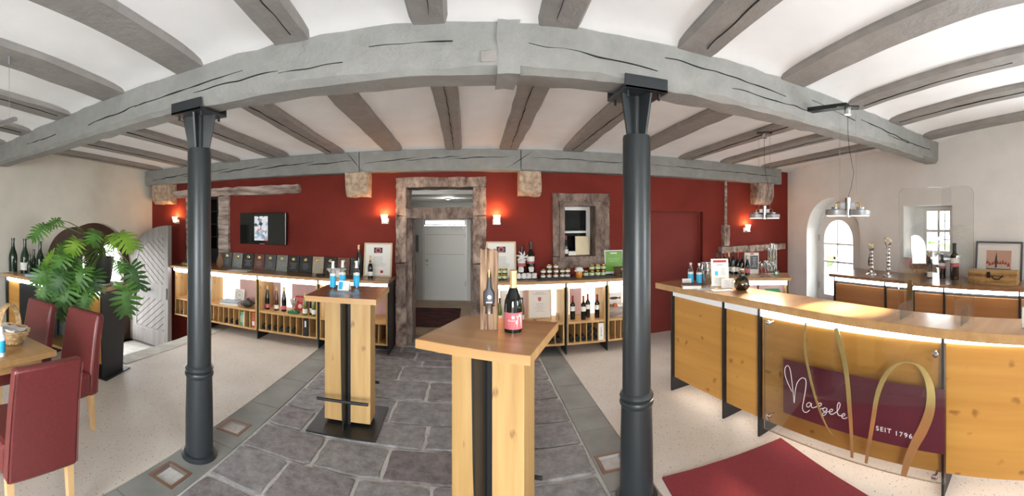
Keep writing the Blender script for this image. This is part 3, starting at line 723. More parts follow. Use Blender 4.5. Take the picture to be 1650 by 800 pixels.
# small window in the right wall
w = thing('window_3', 'white four pane window', 'window', R3(2.9, 1.15, .3)); w['kind'] = 'structure'
OG2 = Vector(w.location)
def wl(u, v, ww): return tuple(Vector(rw(u, v, ww)) - OG2)
a0, a1, b0, b1 = 2.735, 3.215, 1.17, 1.86
cu, cv = (a0 + a1) / 2 + .01, (b0 + b1) / 2
panes = [rect(a0 + .055, cu - .018, b0 + .06, cv - .02), rect(cu + .018, a1 - .05, b0 + .06, cv - .02), rect(a0 + .055, cu - .018, cv + .02, b1 - .06), rect(cu + .018, a1 - .05, cv + .02, b1 - .06)]
m = MB(); m.holed(rect(a0, a1, b0, b1), panes, wl, .28, .33); m.build('sash_frame', 'white_paint', w)
for p in panes: MB().extr(p, wl, .303, .307).build('pane', 'pane', w)
m = MB().extr(rect(WU0 - .02, WU1 + .02, 1.12, 1.142), wl, -.02, .33); m.build('window_sill', 'white_paint', w)
for k in range(3): MB().tube([wl(a0 + .12 + k * .12, 1.17, .5), wl(a0 + .12 + k * .12, 1.86, .5)], .009, 6).build('window_bar', 'black_steel', w)
for z in (1.38, 1.66): MB().tube([wl(a0 - .05, z, .5), wl(a1 + .05, z, .5)], .009, 6).build('window_bar', 'black_steel', w)
MB().box(-.008, .008, -.03, .03, -.05, .05).build('window_handle', 'white_gloss', w, wl(a1 - .02, 1.5, .275))
m = MB(); m.holed(rect(WU0 - .03, WU1 + .03, 1.10, 1.90), [rect(a0 - .01, a1 + .01, b0, b1)], rw, .31, .44); struct(m.build('wall_window_reveal', 'plaster_white'))

# left arched doorway: glazed frame, two inner leaves -------------------
d = thing('door_4', 'dark brown arched glazed double door', 'door', (-5.55, ARC, -0.5)); d['kind'] = 'structure'
def lwl(u, v, w): return (w, u - ARC, v + .5)
m = MB(); m.holed(arch(ARC, ARW + .02, -.5, ARS, 24), [arch(ARC - .40, .32, .45, .80, 14, .45), arch(ARC + .40, .32, .45, .80, 14, .45), rect(ARC - .72, ARC - .08, -.35, .38), rect(ARC + .08, ARC + .72, -.35, .38)], lwl, -.04, .04)
m.build('arch_frame', 'door_dark', d)
MB().extr(arch(ARC, ARW - .05, -.45, ARS, 20), lwl, -.004, .0).build('pane', 'pane', d)
def leaf_poly(wd, sgn):   # hinge at u=0, free edge at u=wd
    n = 12
    return [(0, -.46), (wd, -.46), (wd, 1.58)] + [(wd * (1 - sin(pi / 2 * i / n)), .98 + .60 * cos(pi / 2 * i / n)) for i in range(1, n + 1)]
def big_leaf(lab, y, face, mat):
    t = thing('arched_door_leaf', lab, 'door leaf', (XL + .02, y, -.46), 0, 'arched door leaves')
    fn = lambda u, v, w: (u, w, v + .46)
    wd = .87
    MB().extr(leaf_poly(wd, 1), fn, -.03, .03).build('leaf_board', mat, t)
    yy = -.03 * face if False else -.03
    s0, s1 = -.05, -.03
    # frame rails proud of the diagonal boards
    n = 12
    out = leaf_poly(wd, 1)
    inn_top = [(.10, .60), (wd - .09, .60), (wd - .09, 1.38)] + [(.10 + (wd - .19) * (1 - sin(pi / 2 * i / n)), .90 + .48 * cos(pi / 2 * i / n)) for i in range(1, n + 1)]
    inn_bot = rect(.10, wd - .09, -.18, .34)
    m = MB(); m.holed(out, [inn_top, inn_bot], fn, -.062, -.03); m.build('leaf_frame', mat, t)
    # diagonal boards, each clipped to its field
    def clip(poly, a, b, c):
        res = []
        for i in range(len(poly)):
            p, q = poly[i], poly[(i + 1) % len(poly)]
            dp, dq = a * p[0] + b * p[1] - c, a * q[0] + b * q[1] - c
            if dp <= 0: res.append(p)
            if dp * dq < 0:
                tt = dp / (dp - dq); res.append((p[0] + (q[0] - p[0]) * tt, p[1] + (q[1] - p[1]) * tt))
        return res
    for field, sg in ((inn_top, 1), (inn_bot, -1)):
        k = -20
        while k < 40:
            c0, c1 = k * .085, k * .085 + .075
            p = clip(field, sg * .62, .785, c1); p = clip(p, -sg * .62, -.785, -c0) if len(p) > 2 else p
            if len(p) > 2:
                try: MB().extr(p, fn, -.052, -.028).build('diagonal_board', mat, t)
                except Exception: pass
            k += 1
    MB().lathe([(.0, 0), (.03, 0), (.03, .01), (.012, .02), (.012, .05), (.03, .055), (.03, .075), (0, .08)], 10, (.43, -.062, .94), 1).build('door_knob', 'black_steel', t, smooth=True)
    MB().box(wd - .035, wd - .015, -.07, -.06, .82, 1.0).build('lock_plate', 'black_steel', t)
    for z in (.2, 1.3): MB().box(0, .3, -.068, -.06, z, z + .035).build('strap_hinge', mat, t)
    return t
big_leaf('silvery grey arched door leaf of diagonal boards standing open before the red wall', 4.76, 1, 'door_grey')
big_leaf('brown arched door leaf, coloured dark for its backlit shade, open behind the plant', 3.0, 1, 'door_dark')  # darker wood colour stands in for this leaf's unlit face

# outside: pale yards, a hedge, a plastered house
struct(MB().box(5.9, 30, -20, 30, -.4, -.3).build('floor_yard', 'outside_ground'))
struct(MB().box(-30, -5.82, -20, 30, -.6, -.55).build('floor_yard', 'outside_ground'))
struct(MB().box(-5.8, 5.88, -20, -3.05, -.4, -.05).build('floor_yard', 'yard_dark'))  # unseen front yard, added and kept dark to cut light onto the ceiling
t = thing('neighbour_house', 'beige plastered house seen through the arched glazed door', 'house', (20, 15, -.3), R(-55))
MB().box(-3, 3, -2, 2, 0, 3.4).build('wall', 'house_wall', t)
MB().extr([(-2.4, 3.4), (2.4, 3.4), (0, 5.3)], yz, -3.2, 3.2).build('roof', 'house_roof', t)
wm = MB().box(-.35, .35, -.03, .03, 0, .9).mesh('window', 'house_window')
for k in range(4):
    for j in range(2): inst(wm, 'window', t, (-2.2 + k * 1.45, -2.0, .6 + j * 1.5))
for (hx, hy, hw_) in ((12.5, 11.5, 1.6), (13, 6, 1.8)):
    rr = random.Random(int(hx * 10)); m = MB()
    prof = [(hw_ * .8, 0), (hw_, .4), (hw_ * .95, .75), (hw_ * .5, 1.05), (.0, 1.15)]
    m.lathe(prof, 22); m.v = [(x + rr.uniform(-.12, .12), y + rr.uniform(-.12, .12), max(0, z + rr.uniform(-.1, .1))) for x, y, z in m.v]
    tag(m.build('garden_shrub', 'hedge', None, (hx, hy, -.3)), 'green shrub outside the %s' % ('arched glazed door' if hy > 10 else 'small four pane window'), 'shrub')

# ================================================================== WALL LAMPS, TELEVISION
def sconce(px, py, lab):
    p = on_y(px, py, 5.2)
    t = thing('wall_lamp', lab, 'wall lamp', (p.x, 5.2, p.z), 0, 'wall lamps')
    MB().box(-.05, .05, -.014, 0, -.075, .0).build('wall_plate', 'white_gloss', t, bevel=.003)
    MB().box(-.02, .05, -.075, -.012, -.07, -.05).build('arm', 'brushed', t)
    m = MB(); pr = [(.028, -.05), (.036, -.02), (.052, .05), (.048, .05), (.033, -.015), (.0, -.04)]
    m.lathe(pr, 18, (0, -.07, 0)); m.build('glass_shade', 'sconce_glass', t, smooth=True)
    l = bpy.data.lights.new('wall_lamp_glow', 'POINT'); l.energy = 6.5; l.color = (1.0, .48, .17); l.shadow_soft_size = .025
    o = bpy.data.objects.new('wall_lamp_glow', l); o.location = (0, -.07, .065); o.parent = t; COL.objects.link(o)
sconce(286, 354, 'small glowing wall lamp above the grey arched door leaf'); sconce(621, 352, 'small glowing wall lamp just left of the stone doorway')
sconce(800, 353, 'small glowing wall lamp just right of the stone doorway'); sconce(1201, 367, 'small glowing wall lamp in the far right corner by the pipe')
a = on_y(387, 345, 5.08); b = on_y(461, 394, 5.08); cx, cz = (a.x + b.x) / 2, (a.z + b.z) / 2; hw, hh = (b.x - a.x) / 2, .235
t = thing('television', 'black flat television on the red wall showing an upright picture', 'television', (cx, 5.1, cz))
MB().box(-hw, hw, -.03, .03, -hh, hh).build('casing', 'tv_black', t, bevel=.008)
MB().box(-hw * .3, hw * .3, .03, .10, -.1, .1).build('wall_mount', 'black_steel', t)
MB().box(-hw * .96, hw * .96, -.0325, -.03, -hh * .86, hh * .9).build('screen', 'bottle_black', t)
MB().box(-hw * .33, hw * .25, -.034, -.0325, -hh * .75, hh * .78).build('screen_picture', 'tv_picture', t)
MB().box(-.04, .04, -.034, -.03, -hh * .97, -hh * .93).build('nameplate', 'brushed', t)

# ================================================================== COUNTERS ALONG THE RED WALL
CT = 0.93
YC = 4.79            # front of the units
def led_strip(par, x0, x1, y, z0, z1, mat='led'):
    return MB().box(x0, x1, y, y + .012, z0, z1).build('led_strip', mat, par)
def wall_unit(name, lab, x0, x1, ncub, left_fin=True, right_fin=False, glow=(), mat_back='unit_back', skip_div=()):
    t = thing(name, lab, 'cabinet', (x0, YC, 0), 0, 'wall counter units')
    w = x1 - x0; d = YB - YC - .005
    if left_fin: MB().extr([(0.0, .0), (.30, .0), (d, .10), (d, .889), (0.0, .889)], yz, -.006, .006).build('steel_fin', 'black_steel', t)
    if right_fin: MB().extr([(0.0, .0), (.30, .0), (d, .10), (d, .889), (0.0, .889)], yz, w - .006, w + .006).build('steel_fin', 'black_steel', t)
    a, b = .012, w - .012
    MB().box(a, a + .02, .012, d, .125, .835).build('side_panel', 'oak_z', t); MB().box(b - .02, b, .012, d, .125, .835).build('side_panel', 'oak_z', t)
    MB().box(a + .02, b - .02, d - .012, d, .125, .835).build('back_panel', mat_back, t)
    MB().box(a, b, .010, d, .822, .84).build('top_rail', 'oak_x', t)
    MB().box(a + .02, b - .02, .006, d - .012, .375, .40).build('shelf', 'oak_x', t)
    MB().box(a, b, .006, d, .115, .14).build('bottom_board', 'oak_x', t)
    dv = MB().box(-.005, .005, .010, d - .012, .14, .375).mesh('divider', 'oak_x')
    for k in range(1, ncub):
        inst(dv, 'divider', t, (a + .02 + (b - a - .04) * k / ncub, 0, 0))
    led_strip(t, a, b, -.012, .842, .888)
    MB().box(a + .02, b - .02, .05, .07, .812, .822).build('inner_light', 'bar_led', t)
    for g0, g1 in glow:
        MB().box(g0 - x0, g1 - x0, d - .018, d - .0125, .402, .818).build('light_panel', 'led_glow', t)
    return t
wall_unit('wall_counter_unit', 'oak wall unit farthest left with basalt ball on its shelf', -4.46, -3.785, 7, False, False, [(-4.30, -3.80)])
wall_unit('wall_counter_unit', 'oak wall unit behind the left column with black flat vase and binders', -3.775, -2.875, 9, True, False, [(-3.75, -3.42)])
wall_unit('wall_counter_unit', 'oak wall unit holding three red capped bottles and a glass trophy', -2.865, -1.955, 9, True, False, [(-2.70, -2.52)])
wall_unit('wall_counter_unit', 'oak wall unit half hidden behind the farther bar table beside the doorway', -1.945, -1.02, 9, True, True, [(-1.85, -1.5)])
def worktop(lab, x0, x1, y0=4.735):
    t = thing('worktop', lab, 'worktop', ((x0 + x1) / 2, 4.96, .89))
    h = (x1 - x0) / 2
    MB().box(-h, h, y0 - 4.96, YB - .003 - 4.96, 0.0, .04).build('board', 'oak_top', t, bevel=.002)
    MB().box(-h, h, y0 - 4.962, y0 - 4.958, 0.002, .036).build('front_edge', 'oak_edge', t)
    return t
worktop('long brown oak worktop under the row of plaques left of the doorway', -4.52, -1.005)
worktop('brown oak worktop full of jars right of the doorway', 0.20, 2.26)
wall_unit('wall_counter_unit', 'oak wall unit with framed certificates right of the doorway', 0.21, 1.155, 9, True, False, [(.35, .66), (.98, 1.12)])
wall_unit('wall_counter_unit', 'oak wall unit with four red capped bottles under the stone window', 1.165, 1.695, 6, True, False, [(1.2, 1.3), (1.47, 1.66)])
wall_unit('wall_counter_unit', 'oak wall unit with wicker box, half behind the right column', 1.705, 2.24, 6, True, True, [(1.72, 2.2)])

# ------------------------------------------------------------------ bottles and jars
PROF = {
 'bordeaux': [(1, .0), (1, .60), (.93, .655), (.62, .71), (.40, .75), (.37, .955), (.42, .957), (.42, 1.0)],
 'burgundy': [(1, .0), (1, .40), (.94, .50), (.72, .60), (.50, .68), (.38, .76), (.34, .955), (.40, .957), (.40, 1.0)],
 'flute': [(1, .0), (1, .42), (.90, .53), (.68, .66), (.48, .77), (.37, .86), (.35, .965), (.40, .967), (.40, 1.0)],
 'longneck': [(1, .0), (1, .52), (.93, .60), (.62, .70), (.44, .78), (.38, .96), (.46, .962), (.46, 1.0)],
}
MC = {}
def prof_r(style, z):
    P = PROF[style]
    for (r0, z0), (r1, z1) in zip(P[:-1], P[1:]):
        if z0 <= z <= z1: return r0 + (r1 - r0) * (z - z0) / max(1e-6, z1 - z0)
    return P[-1][0]
def lm(key, fn):
    if key not in MC: MC[key] = fn()
    return MC[key]
def bottle(lab, loc, h, r, style='bordeaux', glass='bottle_black', cap='cap_gold', cap0=.80, bands=((.15, .40, 'label_white'),), group=None, name='wine_bottle', rot=None, seg=16):
    t = thing(name, lab, 'bottle', loc, 0, group)
    if rot: t.rotation_euler = rot
    body = lm(('b', style, h, r, glass), lambda: MB().lathe([(rr * r * (.96 if i == 0 else 1), z * h + (.0)) for i, (rr, z) in enumerate(PROF[style])], seg).mesh('bottle_glass', glass, True))
    inst(body, 'bottle_glass', t)
    if cap:
        def mk():
            zs = [cap0] + [z for _, z in PROF[style] if z > cap0]
            return MB().lathe([(prof_r(style, z) * r * 1.03 + .0006, z * h) for z in zs] + [(0, h * 1.004)], seg).mesh('capsule', cap, True)
        inst(lm(('c', style, h, r, cap, cap0), mk), 'capsule', t)
    for z0, z1, mt in bands:
        def mk2():
            zs = [z0 + (z1 - z0) * k / 4 for k in range(5)]
            m = MB(); vs = []; fs = []
            for z in zs:
                for i in range(seg): vs.append((prof_r(style, z) * r * 1.012 * cos(2 * pi * i / seg), prof_r(style, z) * r * 1.012 * sin(2 * pi * i / seg), z * h))
            for j in range(4):
                for i in range(seg): fs.append((j * seg + i, j * seg + (i + 1) % seg, (j + 1) * seg + (i + 1) % seg, (j + 1) * seg + i))
            m.add(vs, fs); return m.mesh('paper_label', mt, True)
        inst(lm(('l', style, h, r, z0, z1, mt), mk2), 'paper_label', t)
    return t
def jar(lab, loc, r, h, body, lid, label=None, group=None, cat='jar'):
    t = thing('jam_jar', lab, cat, loc, 0, group)
    inst(lm(('j', r, h, body), lambda: MB().lathe([(r * .92, 0), (r, h * .08), (r, h * .74), (r * .9, h * .80), (0, h * .8)], 14).mesh('jar_glass', body, True)), 'jar_glass', t)
    inst(lm(('jl', r, h, lid), lambda: MB().lathe([(r * .96, h * .79), (r * .98, h * .98), (r * .9, h), (0, h)], 14).mesh('lid', lid, True)), 'lid', t)
    if label:
        inst(lm(('jb', r, h, label), lambda: MB().lathe([(r * 1.02, h * .18), (r * 1.02, h * .66)], 14).mesh('paper_label', label, True)), 'paper_label', t)
    return t
def lines(par, x0, x1, z0, z1, y, n, mat='print_grey', seed=0, fill=.45):
    rr = random.Random(seed); m = MB(); st = (z1 - z0) / n; cx = (x0 + x1) / 2
    for k in range(n):
        w = (x1 - x0) / 2 * rr.uniform(.45, 1.0)
        m.box(cx - w, cx + w, y - .0006, y, z1 - st * (k + 1) + st * .3, z1 - st * (k + 1) + st * (.3 + fill))
    return m.build('printed_text', mat, par)
def framed(name, lab, cat, loc, w, h, frame, sheet, lean=R(8), rz=0, border=.02, group=None, deco=None, mat_w=0.0):
    t = thing(name, lab, cat, loc, rz, group)
    t.rotation_euler = (-lean, 0, rz)
    m = MB(); m.holed(rect(-w / 2, w / 2, 0, h), [rect(-w / 2 + border, w / 2 - border, border, h - border)], xz, -.012, .008); m.build('frame', frame, t)
    MB().box(-w / 2 + border, w / 2 - border, -.002, .004, border, h - border).build('sheet', sheet, t)
    if deco: deco(t, w, h)
    return t

# plaques standing in a row on the left worktop
pe = [357, 374, 391, 409, 426, 445, 464, 482, 503, 522, 543, 564, 585]
pm = ['plaque_slate', 'plaque_grey', 'plaque_black', 'plaque_brown', 'plaque_slate', 'plaque_grey', 'plaque_black', 'plaque_black', 'plaque_beige', 'plaque_black', 'plaque_brown', 'plaque_black']
pn = ['slate grey award plaque, first of the row by the left column', 'mottled grey award plaque, second from the left column', 'black award plaque between a grey and a brown plaque', 'reddish brown award plaque under the television', 'dark slate award plaque right of the brown one under the television', 'light grey award plaque in the middle of the row', 'black award plaque just right of the light grey one', 'black award plaque just left of the beige one', 'beige award plaque in the row', 'black award plaque just right of the beige one', 'reddish brown award plaque behind the water bottles', 'black award plaque at the right end of the row']
for k in range(12):
    a = on_y(pe[k], 420, 5.12).x; b = on_y(pe[k + 1], 420, 5.12).x; w = (b - a) * .93
    t = thing('award_plaque', pn[k], 'plaque', ((a + b) / 2, 5.10, CT + .001), 0, 'award plaques'); t.rotation_euler = (R(-9), 0, 0)
    h = .232
    MB().box(-w / 2, w / 2, 0, .012, 0, h).build('board', pm[k], t, bevel=.003)
    MB().lathe([(.0, 0), (.024, 0), (.024, .005), (.02, .007), (0, .007)], 16, (0, 0, h * .78), 1).build('medal', 'gold', t)
    lines(t, -w * .36, w * .36, h * .18, h * .58, -.0005, 7, 'plaque_grey' if pm[k] in ('plaque_black', 'plaque_slate', 'plaque_brown') else 'print_grey', k, .3)
    for sx in (-1, 1):
        for sz in (.06, .94): inst(lm('screw', lambda: MB().lathe([(.004, 0), (.004, .003)], 6, (0, 0, 0), 1).mesh('screw', 'brass')), 'screw', t, (sx * w * .42, 0, h * sz))
# books and vase at the left end
t = thing('book', 'yellow book lying on the left end of the worktop', 'book', (-4.28, 5.0, CT)); MB().box(-.12, .12, -.08, .08, 0, .035).build('cover', 'book_yellow', t); MB().box(-.117, .121, -.077, .077, .004, .031).build('pages', 'paper', t)
MB().box(-.03, .03, -.0815, -.08, .008, .028).build('spine_label', 'label_white', t)
t = thing('book', 'dark green book lying on top of the yellow one', 'book', (-4.27, 5.0, CT + .036)); MB().box(-.12, .11, -.075, .08, 0, .03).build('cover', 'plaque_slate', t); MB().box(-.117, .111, -.072, .077, .004, .026).build('pages', 'paper', t)
p = on_y(356, 430, 5.0); tag(MB().lathe([(.02, 0), (.05, .03), (.06, .09), (.045, .16), (.022, .2), (.03, .24), (0, .24)], 16).build('brown_figure_vase', 'old_board', None, (p.x, 4.98, CT), True), 'brown turned wooden vase at the column beside the plaques', 'vase')
tag(MB().box(-.16, .16, -.09, .09, 0, .006).build('leaflet', 'paper', None, (on_y(385, 436, 4.85).x, 4.87, CT), rz=.1), 'flat leaflet lying before the first plaques', 'leaflet')
tag(MB().box(-.05, .05, -.03, .03, 0, .03).build('black_box', 'black_steel', None, (on_y(518, 444, 4.9).x, 4.86, CT), bevel=.004), 'small black box lying before the plaques', 'box')
# certificate and bottles left of the doorway
def seal_deco(t, w, h):
    MB().box(-w * .15, w * .15, -.0035, -.002, h * .70, h * .86).build('emblem', 'print_dark', t)
    m = MB(); m.lathe([(w * .1, 0), (w * .1, .001)], 20, (0, -.0036, h * .78), 1); m.build('emblem_ring', 'label_pink', t)
    m = MB(); m.lathe([(w * .055, 0), (w * .055, .001)], 20, (0, -.0048, h * .775), 1); m.build('emblem_core', 'print_dark', t)
    lines(t, -w * .3, w * .3, h * .30, h * .60, -.0025, 9, 'print_grey', 4, .25)
    m = MB(); m.lathe([(w * .055, 0), (w * .055, .002)], 14, (w * .15, -.002, h * .15), 1); m.build('wax_seal', 'print_red', t)
a = on_y(587, 390, 5.1); b = on_y(632, 446, 5.1)
framed('framed_certificate', 'framed award certificate with dark emblem left of the doorway', 'certificate', ((a.x + b.x) / 2, 5.05, CT), b.x - a.x, .445, 'frame_wood', 'paper', R(10), deco=seal_deco)
a = on_y(783, 392, 5.1); b = on_y(832, 455, 5.1)
framed('framed_certificate', 'framed award certificate with dark emblem behind the wooden bottle board', 'certificate', ((a.x + b.x) / 2 , 5.05, CT), b.x - a.x - .01, .47, 'frame_wood', 'paper', R(10), deco=seal_deco)
bottle('slim dark bottle with gold neck standing before the plaques', (on_y(578, 440, 4.95).x, 4.95, CT), .42, .034, 'flute', 'bottle_black', 'cap_gold', .86, ())
bottle('dark wine bottle before the certificate left of the doorway', (on_y(596, 440, 4.88).x, 4.9, CT), .29, .034, 'burgundy', 'bottle_black', 'cap_gold', .82, ((.12, .30, 'label_white'), (.66, .70, 'cap_gold')))
t = thing('paper_bowl', 'white pleated paper bowl behind the water bottles', 'bowl', (on_y(541, 440, 4.9).x, 4.92, CT))
m = MB(); vs = []
for k, (r_, z_) in enumerate([(.06, 0), (.10, .07), (.13, .10), (.12, .098), (.055, .012)]):
    for i in range(24): a_ = 2 * pi * i / 24; q_ = 1 + .06 * (i % 2) * (k in (1, 2, 3)); vs.append((r_ * q_ * cos(a_), .7 * r_ * q_ * sin(a_), z_))
m.add(vs, [(j * 24 + i, j * 24 + (i + 1) % 24, (j + 1) * 24 + (i + 1) % 24, (j + 1) * 24 + i) for j in range(4) for i in range(24)] + [tuple(range(24)), tuple(96 + i for i in range(24))])
m.build('bowl', 'paper', t)

# shelf contents, left units
SH = .401
YS = 4.93
m = MB().lathe([(.02, 0), (.07, .02), (.10, .08), (.095, .14), (.06, .18), (0, .19)], 14); m.v = [(x + random.uniform(-.008, .008), y + random.uniform(-.008, .008), z) for x, y, z in m.v]
t = thing('basalt_ball', 'dark stone ball sculpture on small feet in the far left unit', 'sculpture', (-4.08, 4.98, SH + .03)); m.build('stone_body', 'basalt', t, smooth=True)
for k in range(3): MB().lathe([(.012, 0), (.016, .05)], 8, (.05 * cos(k * 2.1), .05 * sin(k * 2.1), -.03)).build('foot', 'basalt', t)
t = thing('book_stack', 'pale books lying flat on the shelf right of the left column', 'books', (-3.42, 4.95, SH), .15)
for k, mt in enumerate(('paper', 'book_blue')): MB().box(-.15 + .01 * k, .15 - .01 * k, -.10, .10, k * .027, k * .027 + .025).build('book', mt, t)
def greet(t, w, h): 
    m = MB(); m.holed([(w * .34 * cos(2 * pi * i / 24), h * .55 + w * .34 * sin(2 * pi * i / 24)) for i in range(24)], [[(w * .31 * cos(2 * pi * i / 24), h * .55 + w * .31 * sin(2 * pi * i / 24)) for i in range(24)]], xz, -.0035, -.0025); m.build('printed_ring', 'print_grey', t)
    lines(t, -w * .2, w * .2, h * .45, h * .65, -.0025, 3, 'print_grey', 3)
t = thing('greeting_card', 'cream card with printed ring leaning in the second wall unit', 'card', (on_y(386, 480, 5.1).x, 5.08, SH)); t.rotation_euler = (R(-10), 0, 0)
MB().box(-.09, .09, 0, .003, 0, .21).build('sheet', 'label_white', t); greet(t, .18, .21)
tag(MB().lathe([(.03, 0), (.05, .008), (.115, .055), (.11, .068), (.06, .10), (.025, .115), (.02, .13), (0, .13)], 20).build('flat_vase', 'ceramic_dark', None, (on_y(399, 487, 4.9).x, 4.9, SH), True), 'squat black ceramic vase on the second wall unit shelf', 'vase')
for px, c, l, w_ in [(447, 'cap_gold', 'left', 'label_pink'), (461.5, 'cap_gold', 'middle', 'label_white'), (473.5, 'cap_gold', 'right', 'label_pink')]:
    bottle('dark bottle with pale gold neck, %s of the three on the lit shelf' % l, (on_y(px - 17 + 17 - 17, 480, YS).x if False else on_y(px - 16, 480, YS).x, YS, SH), .335, .036, 'flute', 'bottle_amber' if l == 'middle' else 'bottle_black', c, .84, ((.08, .24, w_),), 'bottles on the wall unit shelf')
t = thing('glass_trophy', 'clear glass trophy cup on a dark green base in the wall unit', 'trophy', (on_y(474.5, 490, 4.9).x, 4.88, SH))
MB().box(-.075, .075, -.045, .045, 0, .035).build('plinth', 'green_bin', t, bevel=.004)
MB().lathe([(.03, .035), (.01, .06), (.012, .09), (.045, .13), (.05, .2), (.047, .2), (.04, .135), (0, .1)], 16).build('cup', 'clear_glass', t, smooth=True)
t = thing('red_card', 'upright red card with white seal on the wall unit shelf', 'card', (on_y(484, 485, 5.06).x, 5.06, SH)); t.rotation_euler = (R(-8), 0, 0)
MB().box(-.085, .085, 0, .006, 0, .20).build('sheet', 'red_card', t)
m = MB(); m.lathe([(.03, 0), (.03, .001)], 16, (-.01, -.0005, .06), 1); m.build('seal', 'label_white', t); lines(t, -.06, .06, .12, .18, -.0005, 3, 'label_white', 2, .25)
for k, px in enumerate((492.5, 500.5, 507)):
    bottle('small pale labelled bottle, %s of three at the shelf end behind the bar table' % ('left', 'middle', 'right')[k], (on_y(px, 490, 4.86).x, 4.84 + .07 * (k == 1), SH), .30, .033, 'flute', 'bottle_olive' if k != 1 else 'bottle_black', 'cap_gold', .8, ((.1, .3, 'label_white'),), 'bottles at the shelf end')
# cubby contents: binders and lying bottles
def cub_x(x0, x1, n, k): a, b = x0 + .032, x1 - .032; return a + (b - a) * (k + .5) / n
for k, (dx, mt, w, l) in enumerate([(-.024, 'book_green', .026, 'green'), (.004, 'book_teal', .016, 'teal'), (.022, 'paper', .014, 'white')]):
    t = thing('binder', '%s brochure binder standing in a cubbyhole left of the steel fin' % l, 'binder', (cub_x(-3.775, -2.875, 9, 6) + dx, 4.85, .1405)); MB().box(-w / 2, w / 2, -.03, .2, 0, .20).build('cover', mt, t); MB().box(-w * .3, w * .3, -.0305, -.03, .05, .15).build('spine_text', 'label_white', t)
t = thing('binder', 'orange box file in the last cubbyhole before the steel fin', 'binder', (cub_x(-3.775, -2.875, 9, 8), 4.85, .1405)); MB().box(-.032, .032, -.03, .2, 0, .215).build('cover', 'book_orange', t)
MB().box(-.022, .022, -.0305, -.03, .03, .09).build('spine_text', 'label_white', t); MB().lathe([(.012, 0), (.012, .001)], 10, (0, -.0305, .13), 1).build('finger_ring', 'steel', t)
lb_me = MB().lathe([(.0, .006), (.02, .0), (.034, .002), (.036, .02), (.036, .19), (.015, .25), (.013, .3), (0, .3)], 14, (0, 0, 0), 1)
lb_me.v = [(x, -y, z) for x, y, z in lb_me.v]
lb_me = lb_me.mesh('bottle_glass', 'bottle_black', True)
foil = MB().lathe([(.014, .25), (.0145, .305), (0, .306)], 10, (0, 0, 0), 1); foil.v = [(x, -y, z) for x, y, z in foil.v]; foil = foil.mesh('capsule', 'cap_black', True)
def lying(x, z, lab, grp, y=4.83):
    t = thing('lying_wine_bottle', lab, 'bottle', (x, y, z), 0, grp)
    inst(lb_me, 'bottle_glass', t); inst(foil, 'capsule', t)
ORD = ('first', 'second', 'third', 'fourth', 'fifth', 'sixth', 'seventh', 'eighth')
U = {'far left': (-4.46, -3.785, 7), 'second left': (-3.775, -2.875, 9), 'three bottle': (-2.865, -1.955, 9), 'behind table': (-1.945, -1.02, 9), 'certificate': (.21, 1.155, 9), 'window': (1.165, 1.695, 6)}
for q, k in enumerate((1, 3, 4)): lying(cub_x(*U['far left'], k), .178, '%s lying dark bottle from the left in the farthest left wall unit' % ORD[q], 'bottles lying far left')
for q, k in enumerate((3, 4, 5)): lying(cub_x(*U['second left'], k), .178, '%s lying dark bottle from the left just right of the left column' % ORD[q], 'bottles lying beside the left column')
for q, k in enumerate((0, 1, 2, 3, 4, 5)): lying(cub_x(*U['three bottle'], k), .178, '%s lying dark bottle from the left in the cubbyholes below the glass trophy' % ORD[q], 'bottles lying under the trophy')
for q, k in enumerate((5, 7, 8)): lying(cub_x(*U['certificate'], k), .178, '%s lying dark bottle from the left below the crest certificate' % ORD[q], 'bottles lying under the certificates')
for q, k in enumerate((0, 1, 2, 3, 4)): lying(cub_x(*U['window'], k), .178, '%s bottom lying bottle from the left below the four red capped bottles' % ORD[q], 'bottles lying under the stone window')
for q, k in enumerate((3, 4)): lying(cub_x(*U['window'], k), .251, '%s of two lying bottles on a second layer below the stone window' % ('left', 'right')[q], 'second bottles in the stacks')
lying(cub_x(*U['window'], 3), .324, 'dark bottle lying topmost of three below the stone window', 'top bottle of the stack')
t = thing('gift_box', 'black bottle gift box leaning in a cubbyhole below the trophy', 'box', (cub_x(*U['three bottle'], 7), 4.80, .1405)); MB().box(-.036, .036, -.02, .2, 0, .22).build('carton', 'black_steel', t, bevel=.002); MB().box(-.01, .012, -.0205, -.02, .12, .2).build('label_strip', 'paper', t)
t = thing('gift_box', 'white bottle carton with vertical lettering in the cubbyhole beside the fin', 'box', (cub_x(*U['window'], 5), 4.82, .1405)); MB().box(-.034, .034, -.02, .2, 0, .215).build('carton', 'paper', t)
m = MB(); rr = random.Random(2)
for k in range(9): m.box(-.008, rr.uniform(.002, .012), -.0206, -.02, .05 + k * .013, .058 + k * .013)
m.build('printed_text', 'print_grey', t)

# right units: shelf contents
def crest(t, w, h):
    m = MB(); m.extr([(-w * .07, h * .70), (-w * .07, h * .60), (0, h * .55), (w * .07, h * .60), (w * .07, h * .70)], xz, -.0035, -.0025); m.build('printed_crest', 'label_pink', t)
    lines(t, -w * .3, w * .3, h * .78, h * .88, -.0025, 2, 'print_grey', 8, .25); lines(t, -w * .25, w * .25, h * .22, h * .52, -.0025, 6, 'print_grey', 9, .16)
a = on_y(851, 470, 5.08); b = on_y(888, 514, 5.08)
framed('framed_certificate', 'framed certificate with red crest on the lit shelf right of the magnum bottle', 'certificate', ((a.x + b.x) / 2, 5.06, SH), b.x - a.x, .385, 'frame_wood', 'label_white', R(7), deco=crest, border=.012)
a = on_y(806, 470, 5.08); b = on_y(844, 514, 5.08)
framed('framed_certificate', 'framed certificate behind the magnum bottle on the lit shelf', 'certificate', ((a.x + b.x) / 2, 5.06, SH), b.x - a.x, .385, 'frame_wood', 'label_white', R(7), deco=crest, border=.012)
